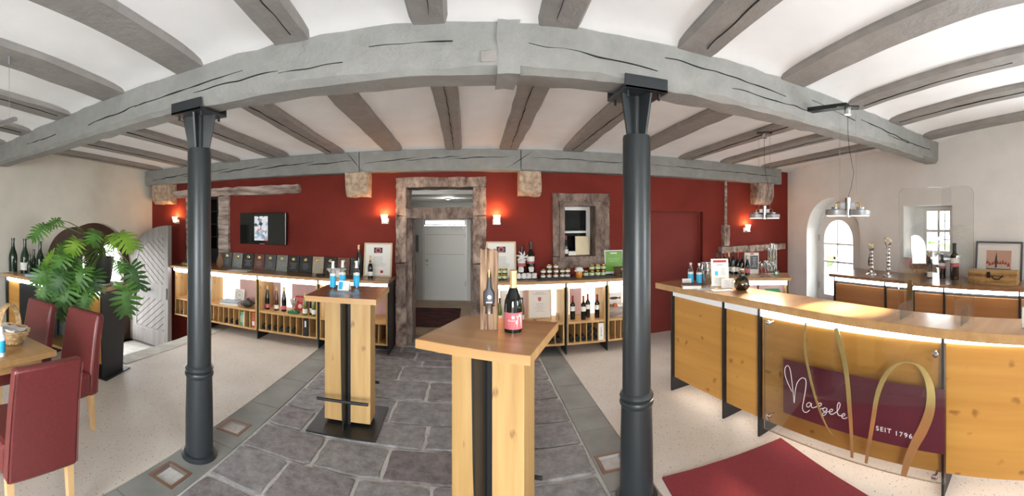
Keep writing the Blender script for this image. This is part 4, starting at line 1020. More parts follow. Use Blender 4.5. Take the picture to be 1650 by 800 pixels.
bottle('olive bottle behind the wooden bottle board on the lit shelf', (on_y(805, 500, 4.95).x, 4.93, SH), .30, .032, 'flute', 'bottle_olive', 'cap_black', .78, ((.1, .3, 'label_white'),))
bottle('olive bottle just right of the magnum bottle on the lit shelf', (on_y(841, 500, 4.95).x, 4.93, SH), .30, .032, 'flute', 'bottle_olive', 'cap_black', .78, ((.1, .3, 'label_white'),))
tag(MB().lathe([(.0, 0), (.03, .0), (.035, .015), (.02, .03), (.03, .034), (0, .045)], 12).build('corkscrew_knob', 'old_board', None, (on_y(861, 516, 4.87).x, 4.85, SH), True), 'small dark wooden knob lying on the lit shelf edge', 'knob')
t = thing('glass_candle', 'small clear glass at the right end of the certificate shelf', 'glass', (on_y(899, 512, 4.9).x, 4.92, SH)); MB().lathe([(.022, 0), (.024, .09), (.022, .09), (.02, .006), (0, .006)], 14).build('tumbler', 'clear_glass', t, smooth=True)
for px, dy, l in [(922.8, .0, 'leftmost'), (940, -.05, 'second'), (947, .06, 'third'), (962, .0, 'rightmost')]:
    bottle('dark bordeaux bottle with red capsule, %s of the four on the lit shelf' % l, (on_y(px, 500, 4.93 + dy).x, 4.93 + dy, SH), .30, .033, 'bordeaux', 'bottle_black', 'cap_red', .78, ((.36, .56, 'label_white'),), 'red capped bottles')
t = thing('wicker_box', 'grey wicker box of cards in the wall unit beside the right column', 'basket', (1.90, 4.95, SH))
m = MB()
for k in range(6): m.box(-.15, .15, -.09, -.082, .006 + k * .02, .022 + k * .02); m.box(-.15, .15, .082, .09, .006 + k * .02, .022 + k * .02); m.box(-.15, -.142, -.09, .09, .006 + k * .02, .022 + k * .02); m.box(.142, .15, -.09, .09, .006 + k * .02, .022 + k * .02)
m.box(-.145, .145, -.085, .085, 0, .118); m.build('woven_body', 'weathered_wood', t)
for k in range(4): MB().box(-.1 + k * .05, -.06 + k * .05, -.02, .02, .118, .15 + .01 * (k % 2)).build('card', ('old_board', 'book_orange', 'paper', 'label_white')[k], t)
t = thing('picture_card', 'white card with dark fish like drawing behind the wicker box', 'card', (1.92, 5.1, SH)); t.rotation_euler = (R(-5), 0, 0); MB().box(-.11, .11, 0, .004, 0, .27).build('sheet', 'paper', t)
m = MB(); m.extr([(-.08, .2), (-.04, .215), (.03, .215), (.06, .2), (.09, .215), (.09, .18), (.06, .19), (.02, .178), (-.04, .18)], xz, -.002, -.0005); m.build('drawing', 'print_dark', t)

# jars and bottles on the right worktop
YJ = 4.95
tag(MB().holed(rect(-.22, .22, -.07, .07), [rect(-.21, .21, -.06, .06)], xy, 0, .02).box(-.21, .21, -.06, .06, 0, .008).build('serving_tray', 'black_steel', None, (on_y(896, 460, YJ).x, YJ, CT)), 'dark tray under the small black jars', 'tray')
tag(MB().holed(rect(-.22, .22, -.07, .07), [rect(-.21, .21, -.06, .06)], xy, 0, .02).box(-.21, .21, -.06, .06, 0, .008).build('serving_tray', 'black_steel', None, (on_y(963, 460, YJ).x, YJ, CT)), 'dark tray under the pale green jars', 'tray')
jx = [on_y(q, 450, YJ).x for q in (875, 885, 895.5, 906, 914.5)]
Zt = CT + .0085
for i, x in enumerate(jx): jar('small black jar, %s from the left in the bottom layer of the pile' % ORD[i], (x, YJ, Zt), .031, .058, 'jar_dark', 'brass', 'label_white', 'black jars in the bottom layer')
for i, x in enumerate(jx): jar('small black jar, %s from the left in the middle layer of the pile' % ORD[i], (x + .004, YJ, Zt + .0585), .031, .058, 'jar_dark', 'brass', 'label_white', 'black jars in the middle layer')
for i, x in enumerate(jx[1:3]): jar('%s small black jar on top of the dark jar pile' % ('left', 'right')[i], (x, YJ, Zt + .117), .031, .058, 'jar_dark', 'brass', 'label_white', 'black jars on top')
gx = [on_y(q, 450, YJ).x for q in (944, 953.5, 963, 972)]
for i, x in enumerate(gx): jar('green labelled jar, %s from the left in the lower row' % ORD[i], (x, YJ, Zt), .034, .078, 'jar_dark', 'brass', 'label_green', 'green labelled jars below')
for i, x in enumerate(gx[1:]): jar('green labelled jar, %s from the left in the upper row' % ORD[i], (x, YJ, Zt + .0785), .034, .078, 'jar_dark', 'brass', 'label_green', 'green labelled jars above')
for i, (px, z) in enumerate([(803.5, 0), (813, 0), (803.5, 1), (813, 1)]): jar('pale jar, %s in the small stack before the right certificate' % ('lower left', 'lower right', 'upper left', 'upper right')[i], (on_y(px, 450, YJ).x, YJ, CT + .001 + z * .0705), .034, .07, 'jar_dark', 'brass', 'label_green', 'pale jars before the certificate')
t = jar('amber jam jar with white cloth bonnet between the two trays', (on_y(930, 450, YJ).x + .02, 4.93, CT), .045, .12, 'jar_honey', 'cloth_white')
m = MB(); vs = []
for r_, z_ in [(.05, .098), (.062, .085), (.052, .105), (.045, .13), (0.01, .14)]:
    for i in range(20): q_ = 1 + .13 * (i % 2) * (z_ < .1); vs.append((r_ * q_ * cos(i * pi / 10), r_ * q_ * sin(i * pi / 10), z_))
m.add(vs, [(j * 20 + i, j * 20 + (i + 1) % 20, (j + 1) * 20 + (i + 1) % 20, (j + 1) * 20 + i) for j in range(4) for i in range(20)]); m.build('cloth_bonnet', 'cloth_white', t)
def wrapped(px, lab, z=CT):
    t = jar(lab, (on_y(px, 460, 4.93).x, 4.93, z), .029, .07, 'jar_dark', 'cloth_white', 'label_white', 'cloth wrapped jars')
    m = MB(); rr = random.Random(int(px)); vs = []
    for r_, z_ in [(.030, .012), (.034, .03), (.032, .05), (.035, .068), (.024, .078), (.0, .08)]:
        for i in range(12): vs.append((r_ * cos(i * pi / 6) + rr.uniform(-.004, .004), r_ * sin(i * pi / 6) + rr.uniform(-.004, .004), z_))
    m.add(vs, [(j * 12 + i, j * 12 + (i + 1) % 12, (j + 1) * 12 + (i + 1) % 12, (j + 1) * 12 + i) for j in range(5) for i in range(12)]); m.build('cloth_wrap', 'cloth_white', t)
for i, px in enumerate((835, 844, 852, 861)): wrapped(px, 'white cloth wrapped jar, %s from the left in the bottom row' % ORD[i])
wrapped(839.5, 'white cloth wrapped jar on top, in front of the left dark bottle', CT + .0805); wrapped(856, 'white cloth wrapped jar on top, in front of the right dark bottle', CT + .0805)
t = bottle('dark magnum with red and cream label and white ribbon behind the wrapped jars', (on_y(840.5, 450, 5.05).x, 5.05, CT), .40, .048, 'bordeaux', 'bottle_black', 'cap_black', .8, ((.48, .62, 'label_white'), (.38, .47, 'label_pink')))
m = MB(); rr = random.Random(3)
for k in range(7):
    a_ = k * .9; m.tube([(0, -.03, .27), (.05 * cos(a_), -.05 - .01 * k / 7, .27 + .05 * sin(a_)), (.08 * cos(a_ + .3), -.04, .28 + .07 * sin(a_ + .3))], [.012, .014, .004], 5)
m.build('ribbon', 'cloth_white', t)
bottle('taller dark magnum with red and cream label behind the wrapped jars', (on_y(855.5, 450, 5.05).x, 5.07, CT), .46, .050, 'bordeaux', 'bottle_black', 'cap_black', .8, ((.46, .60, 'label_white'), (.40, .455, 'label_pink'), (.80, .86, 'cap_white')))
t = thing('green_sign', 'green framed sign with white lettering beside the right column', 'sign', (on_y(990, 445, 5.08).x, 5.08, CT + .03)); t.rotation_euler = (R(-7), 0, 0)
m = MB(); m.holed(rect(-.135, .135, 0, .30), [rect(-.125, .125, .01, .29)], xz, -.006, .006); m.build('frame', 'white_gloss', t); MB().box(-.125, .125, -.001, .003, .01, .29).build('sheet', 'green_sign', t); lines(t, -.06, .06, .24, .275, -.0012, 1, 'label_white', 5, .5); lines(t, -.09, .09, .14, .2, -.0012, 3, 'label_green', 6, .18)
MB().box(-.14, .14, -.02, .04, -.03, 0).build('foot', 'white_gloss', t)
t = thing('dark_crate', 'low dark box below the green sign', 'box', (on_y(1000, 455, 5.0).x, 4.97, CT)); MB().box(-.09, .1, -.06, .05, 0, .10).build('body', 'old_board', t); MB().box(-.095, .105, -.065, .055, .10, .112).build('rim', 'old_board', t)
t = thing('cork_bag', 'cellophane bag of brown nibbles beside the right column', 'bag', (on_y(1006, 455, 4.86).x, 4.825, CT))
rr = random.Random(4)
for k in range(26):
    x, y, z = rr.uniform(-.06, .06), rr.uniform(-.035, .035), rr.uniform(.015, .13); m = MB().lathe([(.0, -.014), (.012, -.012), (.013, .012), (0, .014)], 7); m.build('nibble', rr.choice(('crate_wood', 'book_orange', 'paper_cream', 'old_board')), t, (x, y, z), rot=(rr.uniform(0, 3), rr.uniform(0, 3), 0))
MB().lathe([(.07, 0), (.075, .06), (.06, .12), (.03, .15), (.06, .17)], 12).build('cellophane', 'clear_glass', t)
# on the stone window sill
bottle('dark bottle with red neck standing on the stone window sill', (on_y(913, 410, 5.2).x, 5.24, 1.19), .27, .034, 'burgundy', 'bottle_black', 'cap_red', .8, ((.1, .32, 'label_white'),))
a = on_y(929, 400, 5.2); b = on_y(952, 400, 5.2)
framed('framed_sheet', 'framed cream document standing on the stone window sill', 'document', ((a.x + b.x) / 2, 5.26, 1.19), b.x - a.x, .26, 'frame_wood', 'paper_cream', R(6), border=.008, deco=lambda t, w, h: lines(t, -w * .2, w * .2, h * .4, h * .75, -.0025, 4, 'frame_wood', 3, .2))
t = thing('book', 'white book lying between bottle and document on the window sill', 'book', (on_y(923.5, 410, 5.2).x, 5.28, 1.19)); MB().box(-.05, .05, -.04, .04, 0, .028).build('cover', 'paper', t); MB().box(-.05, .05, -.04, .04, .0285, .055).build('cover', 'label_white', t)

# ================================================================== TALL BAR TABLES
def bar_table(lab, loc, rz, zt, top_mat, half=.285):
    t = thing('bar_table', lab, 'table', loc, rz, 'tall bar tables')
    MB().box(-half, half, -half, half, zt - .045, zt).build('tabletop', top_mat, t, bevel=.002)
    m = MB()
    e = half + .0015
    m.box(-e, e, -e, -half + .001, zt - .044, zt - .002); m.box(-e, e, half - .001, e, zt - .044, zt - .002); m.box(-e, -half + .001, -half, half, zt - .044, zt - .002); m.box(half - .001, e, -half, half, zt - .044, zt - .002)
    m.build('edge_banding', 'oak_edge', t)
    for s in (-1, 1):
        m = MB(); x0, x1 = (.035, .20) if s > 0 else (-.187, -.035)
        x0b, x1b = x0, x1
        m.box(x0, x1, -.095, .095, .035, zt - .045)
        m.build('oak_post', 'oak_z', t, bevel=.003)
    m = MB(); m.extr([(-.195, .012), (.195, .012), (.235, .55), (.25, zt - .046), (-.25, zt - .046), (-.235, .55)], yz, -.006, .006); m.build('steel_fin', 'black_steel', t)
    MB().box(-.033, .033, -.085, .085, .012, zt - .05).build('steel_core', 'black_steel', t)
    MB().box(-.28, .28, -.28, .28, 0, .012).build('base_plate', 'black_steel', t)
    for s in (-1, 1): MB().tube([(-.21, s * .215, .25), (.21, s * .215, .25)], .012, 10).build('foot_rail', 'black_steel', t, smooth=True)
    return t
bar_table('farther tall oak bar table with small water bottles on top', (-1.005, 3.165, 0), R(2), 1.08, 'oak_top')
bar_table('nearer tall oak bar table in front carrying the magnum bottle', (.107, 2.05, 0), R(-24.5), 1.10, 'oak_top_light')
# on the farther table
T1 = 1.0805
for px, py, l in [(536.5, 465, 'left'), (552, 463, 'middle'), (574.5, 464, 'right')]:
    p = on_z(px, py, 1.08)
    bottle('clear bottle with blue label, %s of three on the farther bar table' % l, (p.x, min(p.y, 3.40), T1), .235, .028, 'longneck', 'clear_glass', 'cap_white', .74, ((.06, .46, 'blue_label'), (.47, .56, 'label_white')), 'blue labelled bottles on the bar table')
p = on_z(556, 467, 1.08)
t = thing('price_card', 'small folded card with blue print before the blue labelled bottles', 'card', (p.x, p.y - .02, T1), R(-4))
m = MB(); m.extr([(-.03, 0), (-.028, 0), (0, .072), (.028, 0), (.03, 0), (.001, .077), (-.001, .077)], yz, -.052, .052); m.build('card', 'paper', t)
m = MB().add([(-.045, -.0285, .008), (-.008, -.0285, .008), (-.008, -.005, .067), (-.045, -.005, .067)], [(0, 1, 2, 3)]); m.build('blue_print', 'blue_label', t)
for k, (px, py, rz_) in enumerate([(546, 472.5, .2), (566, 473.5, -.3)]):
    p = on_z(px, py, 1.08); tag(MB().box(-.075, .075, -.05, .05, 0, .0015).build('leaflet', 'book_blue', None, (p.x, p.y, T1 + .002 * k), rz=rz_), ('%s pale leaflet lying at the front of the farther bar table') % ('left' if k == 0 else 'right'), 'leaflet')
# on the nearer table
p = on_z(827, 534, 1.10)
t = bottle('magnum red wine bottle with pink label standing on the nearer bar table', (p.x, p.y, 1.1005), .315, .0475, 'burgundy', 'bottle_black', 'cap_gold', .72, ((.06, .33, 'label_pink'),), seg=28)
def on_cyl(poly, r, z0, mat, nm):    # print wrapped on the bottle front
    m = MB(); m.add([(r * sin(u / r), -r * cos(u / r), z0 + v) for u, v in poly], [tuple(range(len(poly)))]); return m.build(nm, mat, t)
rb = .0475 * 1.018
on_cyl([(.012, .0), (.045, .0), (.045, .065), (.03, .07), (.012, .062), (.018, .045), (.006, .03), (.016, .015)], rb, .026, 'label_white', 'printed_vine')
on_cyl([(-.006 + .008 * cos(2 * pi * i / 12), .055 + .008 * sin(2 * pi * i / 12)) for i in range(12)], rb, .026, 'label_white', 'printed_emblem')
for k in range(3): on_cyl(rect(-.03, .005, .012 + k * .006, .0145 + k * .006), rb, .026, 'label_white', 'printed_text')
sp = ribbon2d([(-.034, .034), (-.03, .042), (-.027, .034), (-.024, .042), (-.02, .035), (-.015, .039), (-.011, .035), (-.007, .039), (-.003, .035), (.004, .042), (.008, .035)], .0015)
m = MB()
for (a, b), (c, d_) in zip(sp[:-1], sp[1:]): m.add([(rb * sin(u / rb), -rb * cos(u / rb), .026 + v) for u, v in (a, b, d_, c)], [(0, 1, 2, 3)])
m.build('printed_script', 'label_white', t)
p = on_z(788.5, 530, 1.10)
t = thing('bottle_board', 'old timber board with a cut out holding a grey stopper bottle', 'display board', (p.x, p.y, 1.1005), R(-6))
hole = [(-.019, .085), (.019, .085), (.019, .125), (.03, .125), (.03, .20), (.014, .22), (.009, .30), (.0, .315), (-.009, .30), (-.014, .22), (-.03, .20), (-.03, .125), (-.019, .125)]
top = [(.047, .41), (.03, .425), (.012, .418), (-.012, .43), (-.03, .42), (-.045, .428)]
m = MB(); m.holed([(-.046, 0), (.045, 0), (.048, .2)] + top + [(-.048, .2)], [hole], xz, -.03, .0); m.build('front_board', 'rough_oak', t, bevel=.002)
MB().extr([(-.046, 0), (.045, 0), (.047, .41), (-.045, .42)], xz, .001, .02).build('back_board', 'rough_oak', t)
MB().lathe([(.017, .085), (.017, .13), (.026, .14), (.028, .19), (.013, .215), (.008, .23), (.008, .3), (.01, .31), (0, .312)], 16, (0, -.016, 0)).build('display_bottle', 'frame_grey', t, smooth=True)
MB().lathe([(.0175, .085), (.0175, .125), (.0255, .138)], 16, (0, -.016, 0)).build('bottle_foot', 'brushed', t, smooth=True)
MB().lathe([(.011, 0), (.011, .001)], 12, (.003, -.046, .175), 1).build('emblem', 'label_white', t); MB().box(-.015, .018, -.0475, -.046, .145, .151).build('printed_text', 'label_white', t)
MB().lathe([(.009, .275), (.0115, .30), (.010, .315), (0, .318)], 12, (0, -.016, 0)).build('stopper', 'brass', t, smooth=True)

# ================================================================== BAR COUNTER
BF = Vector((1.88, 3.42, 0)); BD = Vector((2.22 - 1.88, .90 - 3.42, 0)).normalized(); BRZ = atan2(BD.y, BD.x); BN = Vector((-BD.y, BD.x, 0))
def bar_pt(px, py, off=0.0):
    # (along the bar, height) on a plane 'off' behind the fin fronts
    t = (px - PX0) / FOC; dr = Vector((sin(t), cos(t), 0)); o = BF + BN * off
    # solve r*dr = o + s*BD
    det = dr.x * (-BD.y) + BD.x * dr.y
    r = (o.x * (-BD.y) + BD.x * o.y) / det
    q = dr * r - o
    return q.dot(BD), CAM_H - (py - PYH) / FOC * r
def bar_unit(lab, s0, s1, led, last=False):
    p = BF + BD * s0
    t = thing('bar_unit', lab, 'bar', p, BRZ, 'bar units'); w = s1 - s0
    MB().extr([(0.0, .0), (.26, .0), (.36, .12), (.36, .985), (0, .985)], yz, -.008, .008).build('steel_fin', 'black_steel', t)
    if last: MB().extr([(0.0, .0), (.26, .0), (.36, .12), (.36, .985), (0, .985)], yz, w - .008, w + .008).build('steel_fin', 'black_steel', t)
    MB().box(.012, w - .012, .03, .055, .13, .925).build('front_panel', 'bar_panel', t, bevel=.003)
    MB().box(.012, w - .012, .34, .36, .12, .985).build('back_panel', 'back_bar_front', t)
    MB().box(.012, w - .012, .055, .34, .144, .16).build('bottom_board', 'back_bar_front', t)
    MB().box(.010, w - .010, .012, .045, .932, .984).build('led_strip', led, t)
    MB().box(.03, w - .03, .075, .09, .134, .143).build('underglow_strip', 'led_under', t)
    return t
bar_unit('bar unit at the far left end with plain oak front', .0, .727, 'led_dim')
bar_unit('narrow bar unit with plain oak front', .727, 1.125, 'led_dim')
bar_unit('wide bar unit behind the glass logo panel', 1.125, 2.543, 'bar_led')
bar_unit('nearest bar unit with plain oak front at the right edge', 2.543, 3.95, 'bar_led', True)
t = thing('bar_worktop', 'long oak bar worktop lit by hanging spotlights', 'worktop', (2.1, 1.6, .986))
front = [(1.79, 3.585), (1.92, 2.95), (2.0, 2.55), (2.06, 2.1), (2.10, 1.6), (2.13, 1.15), (2.14, .7), (2.15, .2), (2.16, -.55)]
back = [(2.62, -.55), (2.52, .2), (2.47, .8), (2.46, 1.5), (2.46, 2.2), (2.38, 2.82), (2.18, 3.66)]
m = MB(); m.extr([(x - 2.1, y - 1.6) for x, y in front + back], xy, 0, .058); m.build('board', 'bar_top', t, bevel=.002)
m = MB()
fo = [(x - 2.1, y - 1.6) for x, y in front]
for a, b in zip(fo[:-1], fo[1:]): m.hexa([(a[0] - .002, a[1], .002), (b[0] - .002, b[1], .002), (b[0] + .001, b[1], .002), (a[0] + .001, a[1], .002), (a[0] - .002, a[1], .055), (b[0] - .002, b[1], .055), (b[0] + .001, b[1], .055), (a[0] + .001, a[1], .055)])
m.build('front_edge', 'oak_edge', t)
BT = 1.0445
# glass logo panel on four standoffs
go = -.035
TL = bar_pt(1232, 503, go); TR = bar_pt(1526, 551, go); BL = bar_pt(1230, 685, go); BR = bar_pt(1521, 789, go)
s0, s1 = (TL[0] + BL[0]) / 2, (TR[0] + BR[0]) / 2; z1_, z0_ = (TL[1] + TR[1]) / 2, (BL[1] + BR[1]) / 2
t = thing('logo_panel', 'clear glass panel with golden loops and lettering on the bar front', 'sign', BF + BD * s0, BRZ)
L = lambda px, py: (lambda q: (q[0] - s0, q[1]))(bar_pt(px, py, go))
gw = s1 - s0
MB().box(0, gw, go, go + .008, z0_, z1_).build('glass_sheet', 'logo_glass', t)
m = MB(); m.holed(rect(0, gw, z0_, z1_), [rect(.006, gw - .006, z0_ + .006, z1_ - .006)], xz, go - .001, go + .009); m.build('glass_edge', 'acrylic_edge', t)
a = L(1261, 576); b = L(1522, 744); c_ = L(1522, 634); e = L(1261, 658)
mz0, mz1 = (e[1] + b[1]) / 2, (a[1] + c_[1]) / 2
B('maroon_print', (0.15, 0.028, 0.045), 0.45)
MB().box(a[0], b[0], go + .0085, go + .0115, mz0, mz1).build('maroon_field', 'maroon_print', t)
for px, py in ((1239, 521), (1508, 570.5), (1238, 671), (1506, 770)):
    q = L(px, py); MB().lathe([(.008, -.07), (.008, 0.0), (.02, .0), (.02, .014), (.015, .017), (0, .017)], 18, (q[0], go - .001, q[1]), 1).build('standoff', 'steel', t, smooth=True)
def strokes(par, paths, y0, y1, mat, name):
    for path in paths:
        Lr = ribbon2d(path, .01); m = MB()
        for (p, q), (r_, u) in zip(Lr[:-1], Lr[1:]):
            m.hexa([(p[0], y0, p[1]), (q[0], y0, q[1]), (q[0], y1, q[1]), (p[0], y1, p[1]), (r_[0], y0, r_[1]), (u[0], y0, u[1]), (u[0], y1, u[1]), (r_[0], y1, r_[1])])
        m.build(name, mat, par)
def CR(pts, x0, y0, sc):      # crop pixel -> panel metres, third value is ribbon width in metres
    out = []
    for p in pts:
        q = L(x0 + p[0] * sc, y0 + p[1] * sc); out.append((q[0], q[1]) + ((p[2],) if len(p) > 2 else ()))
    return out
gold = [[(553, 178, .014), (549, 230, .017), (552, 290, .019), (563, 350, .02), (578, 415, .02), (598, 480, .017), (622, 540, .012), (651, 586, .003)],
        [(660, 198, .03), (675, 250, .037), (692, 320, .036), (703, 400, .034), (709, 480, .032), (715, 560, .026), (718, 662, .02)],
        [(768, 682, .02), (780, 610, .026), (793, 530, .03), (806, 450, .032), (824, 395, .034), (850, 352, .026), (880, 328, .014), (908, 320, .008), (940, 325, .012), (970, 346, .03), (993, 390, .046), (1001, 440, .054), (995, 500, .06), (972, 560, .062), (945, 610, .058), (920, 665, .048), (902, 727, .036)]]
strokes(t, [CR(g, 1050, 440, .45) for g in gold], go - .004, go - .001, 'gold', 'golden_loop')
B('white_print', (0.80, 0.76, 0.76), 0.6)
nae = [[(150, 350), (133, 315), (121, 280), (120, 252), (130, 239), (141, 252), (149, 300), (157, 372), (160, 398), (164, 350), (172, 315), (186, 296), (200, 292), (210, 303), (209, 335), (201, 385), (195, 415), (199, 434), (212, 440), (226, 430)],
       [(234, 404), (224, 398), (214, 404), (214, 415), (224, 416), (234, 402), (233, 412), (238, 420), (250, 418), (262, 412)],
       [(262, 414), (272, 412), (277, 404), (270, 400), (262, 408), (263, 420), (273, 425), (286, 422)],
       [(300, 424), (290, 420), (283, 428), (287, 436), (297, 432), (301, 424), (297, 445), (287, 453), (278, 448), (292, 440), (312, 436)],
       [(312, 438), (321, 436), (325, 429), (318, 426), (311, 434), (313, 445), (324, 448), (338, 440)],
       [(338, 442), (352, 424), (357, 405), (351, 398), (345, 412), (345, 440), (352, 453), (364, 454)],
       [(364, 456), (373, 455), (378, 449), (372, 445), (364, 453), (366, 463), (376, 467), (388, 462)]]
strokes(t, [[(p[0], p[1], .0042) for p in CR(g, 1220, 500, .375)] for g in nae], go - .0025, go - .0005, 'white_print', 'script_letter')
def text_mesh(txt, size, mat, par, loc, rot, name='lettering', spacing=1.0, xs=1.0):
    c = bpy.data.curves.new('tmp_text', 'FONT'); c.body = txt; c.size = size; c.extrude = .0006; c.space_character = spacing
    o = bpy.data.objects.new('tmp_text', c); COL.objects.link(o)
    dg = bpy.context.evaluated_depsgraph_get(); me = bpy.data.meshes.new_from_object(o.evaluated_get(dg)); bpy.data.objects.remove(o); bpy.data.curves.remove(c)
    me.materials.clear(); me.materials.append(MATS[mat]); me.name = name
    o = inst(me, name, par, loc, rot); o.scale = (xs, 1, 1); return o
q0 = L(1220 + 510 * .375, 500 + 512 * .375); q1 = L(1220 + 667 * .375, 500 + 553 * .375)
tw = q1[0] - q0[0]
for wd, f0, f1 in (('SEIT', 0, .43), ('1796', .52, 1.0)):
    o = text_mesh(wd, .040, 'white_print', t, (q0[0] + tw * f0, go - .001, q0[1] + (q1[1] - q0[1]) * f0 - .006), (pi / 2, 0, 0), spacing=1.25)
    o.scale.x = tw * (f1 - f0) / max(.01, max(v.co.x for v in o.data.vertices))

# things on the bar
def bar_at(px, py, z=BT): return on_z(px, py, z)
for px, py, l in [(1113, 457, 'left'), (1126.5, 458, 'right')]:
    p = bar_at(px, py); bottle('small clear bottle with blue label, %s one beside the ice bucket on the bar' % l, p, .205, .028, 'longneck', 'clear_glass', 'cap_white', .9, ((.06, .46, 'blue_label'), (.47, .56, 'label_white')), 'blue labelled bottles on the bar')
p = bar_at(1140, 457.5); t = thing('ice_bucket', 'polished steel ice bucket behind the white menu stand', 'ice bucket', p)
MB().lathe([(.042, 0), (.046, .01), (.062, .20), (.068, .205), (.066, .208), (.058, .2), (.04, .012), (0, .012)], 24).build('bucket', 'chrome', t, smooth=True)
MB().lathe([(.058, .13), (.0615, .135), (.0595, .145)], 24).build('band', 'steel', t, smooth=True)
p = bar_at(1161, 461); t = thing('menu_stand', 'white menu sheet with red header leaning in a stand on the bar', 'menu', p, R(-26)); t.rotation_euler = (R(-13), 0, R(-26))
MB().box(-.085, .085, 0, .004, 0, .26).build('sheet', 'paper', t); MB().box(-.065, .065, -.001, .0, .225, .246).build('printed_header', 'print_red', t)
MB().box(-.05, -.02, -.001, 0, .10, .14).build('printed_picture', 'blue_label', t); lines(t, .0, .06, .10, .17, -.0003, 5, 'print_grey', 3, .25); lines(t, -.05, .05, .19, .21, -.0003, 1, 'book_blue', 4, .5); lines(t, -.06, .05, .02, .08, -.0003, 5, 'print_grey', 5, .25)
MB().box(-.08, .08, .004, .012, 0, .10).build('support', 'acrylic_edge', t)
p = bar_at(1173, 465); t = thing('text_card', 'small white card with text leaning left of the round flask', 'card', p, R(-24)); t.rotation_euler = (R(-16), 0, R(-24)); MB().box(-.062, .062, 0, .003, 0, .09).build('sheet', 'paper', t); lines(t, -.05, .05, .015, .08, -.0003, 5, 'print_grey', 7, .2)
p = bar_at(1107, 458.5); t = thing('text_card', 'small white folded card before the left blue labelled bottle on the bar', 'card', p, R(-20)); t.rotation_euler = (R(-16), 0, R(-20)); MB().box(-.045, .045, 0, .003, 0, .055).build('sheet', 'paper', t); lines(t, -.035, .035, .01, .045, -.0003, 3, 'print_grey', 8, .2)
p = bar_at(1114, 464); t = thing('brochure_stack', 'stack of brochures at the left end of the bar', 'brochures', p, R(-28))
for k in range(4): MB().box(-.085, .085, -.07, .07, k * .009, k * .009 + .008).build('brochure', ('paper', 'paper', 'label_white', 'plaque_brown')[k], t, rz=.06 * (k % 2))
for k, (px, py) in enumerate(((1140, 466), (1163, 468.5))):
    p = bar_at(px, py); tag(MB().box(-.09, .09, -.05, .05, 0, .002).build('leaflet', 'label_white', None, (p.x, p.y, BT + .0005 + .0022 * k), rz=R(-40 + 25 * k)), '%s leaflet lying flat before the menu stand on the bar' % ('left' if k == 0 else 'right'), 'leaflet')
p = bar_at(1195.5, 468); t = thing('round_flask', 'round olive brown glass flask with short neck on the bar', 'flask', p)
fp = [(.035, 0), (.055, .008), (.07, .04), (.072, .065), (.06, .095), (.035, .118), (.024, .13), (.022, .15), (.028, .162), (.026, .163), (.019, .15), (.02, .13), (.03, .115), (.055, .093), (.067, .065), (.065, .04), (.05, .012), (0, .01)]
MB().lathe(fp, 24).build('glass', 'vase_glass', t, smooth=True)
MB().lathe([(.0, .012), (.05, .0135), (.064, .04), (.064, .052), (0, .052)], 24).build('oil_filling', 'vase_amber', t, smooth=True)
MB().lathe([(.02, .152), (.024, .172), (.02, .182), (0, .183)], 14).build('cork', 'old_board', t, smooth=True)
# acrylic screen
t = thing('acrylic_screen', 'clear acrylic guard screen standing on the bar worktop', 'screen', (2.30, .985, BT), R(-88))
hw = .255
def rr_poly(w, h, r=.05):
    P = [(-w, 0), (-.15, 0), (-.15, .20), (-.13, .22), (.11, .22), (.13, .20), (.13, 0), (w, 0)]
    P += [(w - r + r * cos(a * pi / 10), h - r + r * sin(a * pi / 10)) for a in range(6)] + [(-w + r - r * sin(a * pi / 10), h - r + r * cos(a * pi / 10)) for a in range(6)]
    return P
P_ = rr_poly(hw, .84)
MB().extr(P_, xz, -.002, .002).build('sheet', 'acrylic', t)
m = MB(); n = len(P_)
for i in range(n):
    a, b = P_[i], P_[(i + 1) % n]; dx, dz = b[0] - a[0], b[1] - a[1]; ll = math.hypot(dx, dz); nx, nz = -dz / ll * .003, dx / ll * .003
    m.hexa([(a[0], -.0025, a[1]), (b[0], -.0025, b[1]), (b[0], .0025, b[1]), (a[0], .0025, a[1]), (a[0] + nx, -.0025, a[1] + nz), (b[0] + nx, -.0025, b[1] + nz), (b[0] + nx, .0025, b[1] + nz), (a[0] + nx, .0025, a[1] + nz)])
m.build('polished_rim', 'acrylic_edge', t)
for s in (-.2, .2):
    m = MB(); m.extr([(-.09, 0), (.09, 0), (.09, .09), (.08, .1), (-.08, .1), (-.09, .09)], yz, s - .002, s + .002); m.build('foot', 'acrylic_edge', t)
t = thing('leaflet_holder', 'clear acrylic leaflet holder at the right edge of the bar', 'holder', (2.28, .37, BT), R(-80)); MB().box(-.06, .06, -.002, .002, 0, .13).build('front', 'acrylic_edge', t); MB().box(-.06, .06, .03, .034, 0, .15).build('back', 'acrylic', t); MB().box(-.055, .055, .012, .018, .004, .12).build('leaflets', 'paper', t); MB().box(-.06, .06, .0, .034, 0, .003).build('base', 'acrylic_edge', t)
# red carpet
t = Vector((1.187, 2.282, 0)); ux = Vector((.992, -.127, 0)); 
m = MB(); W_, L_ = .95, 3.0
m = rough_box(0, W_, -L_, 0, 0.001, .011, (10, 20, 1), .0012, 12); tag(m.build('red_carpet', 'carpet_red', None, (1.187, 2.282, 0), rz=R(-7.3)), 'dark red carpet runner lying before the bar', 'carpet')

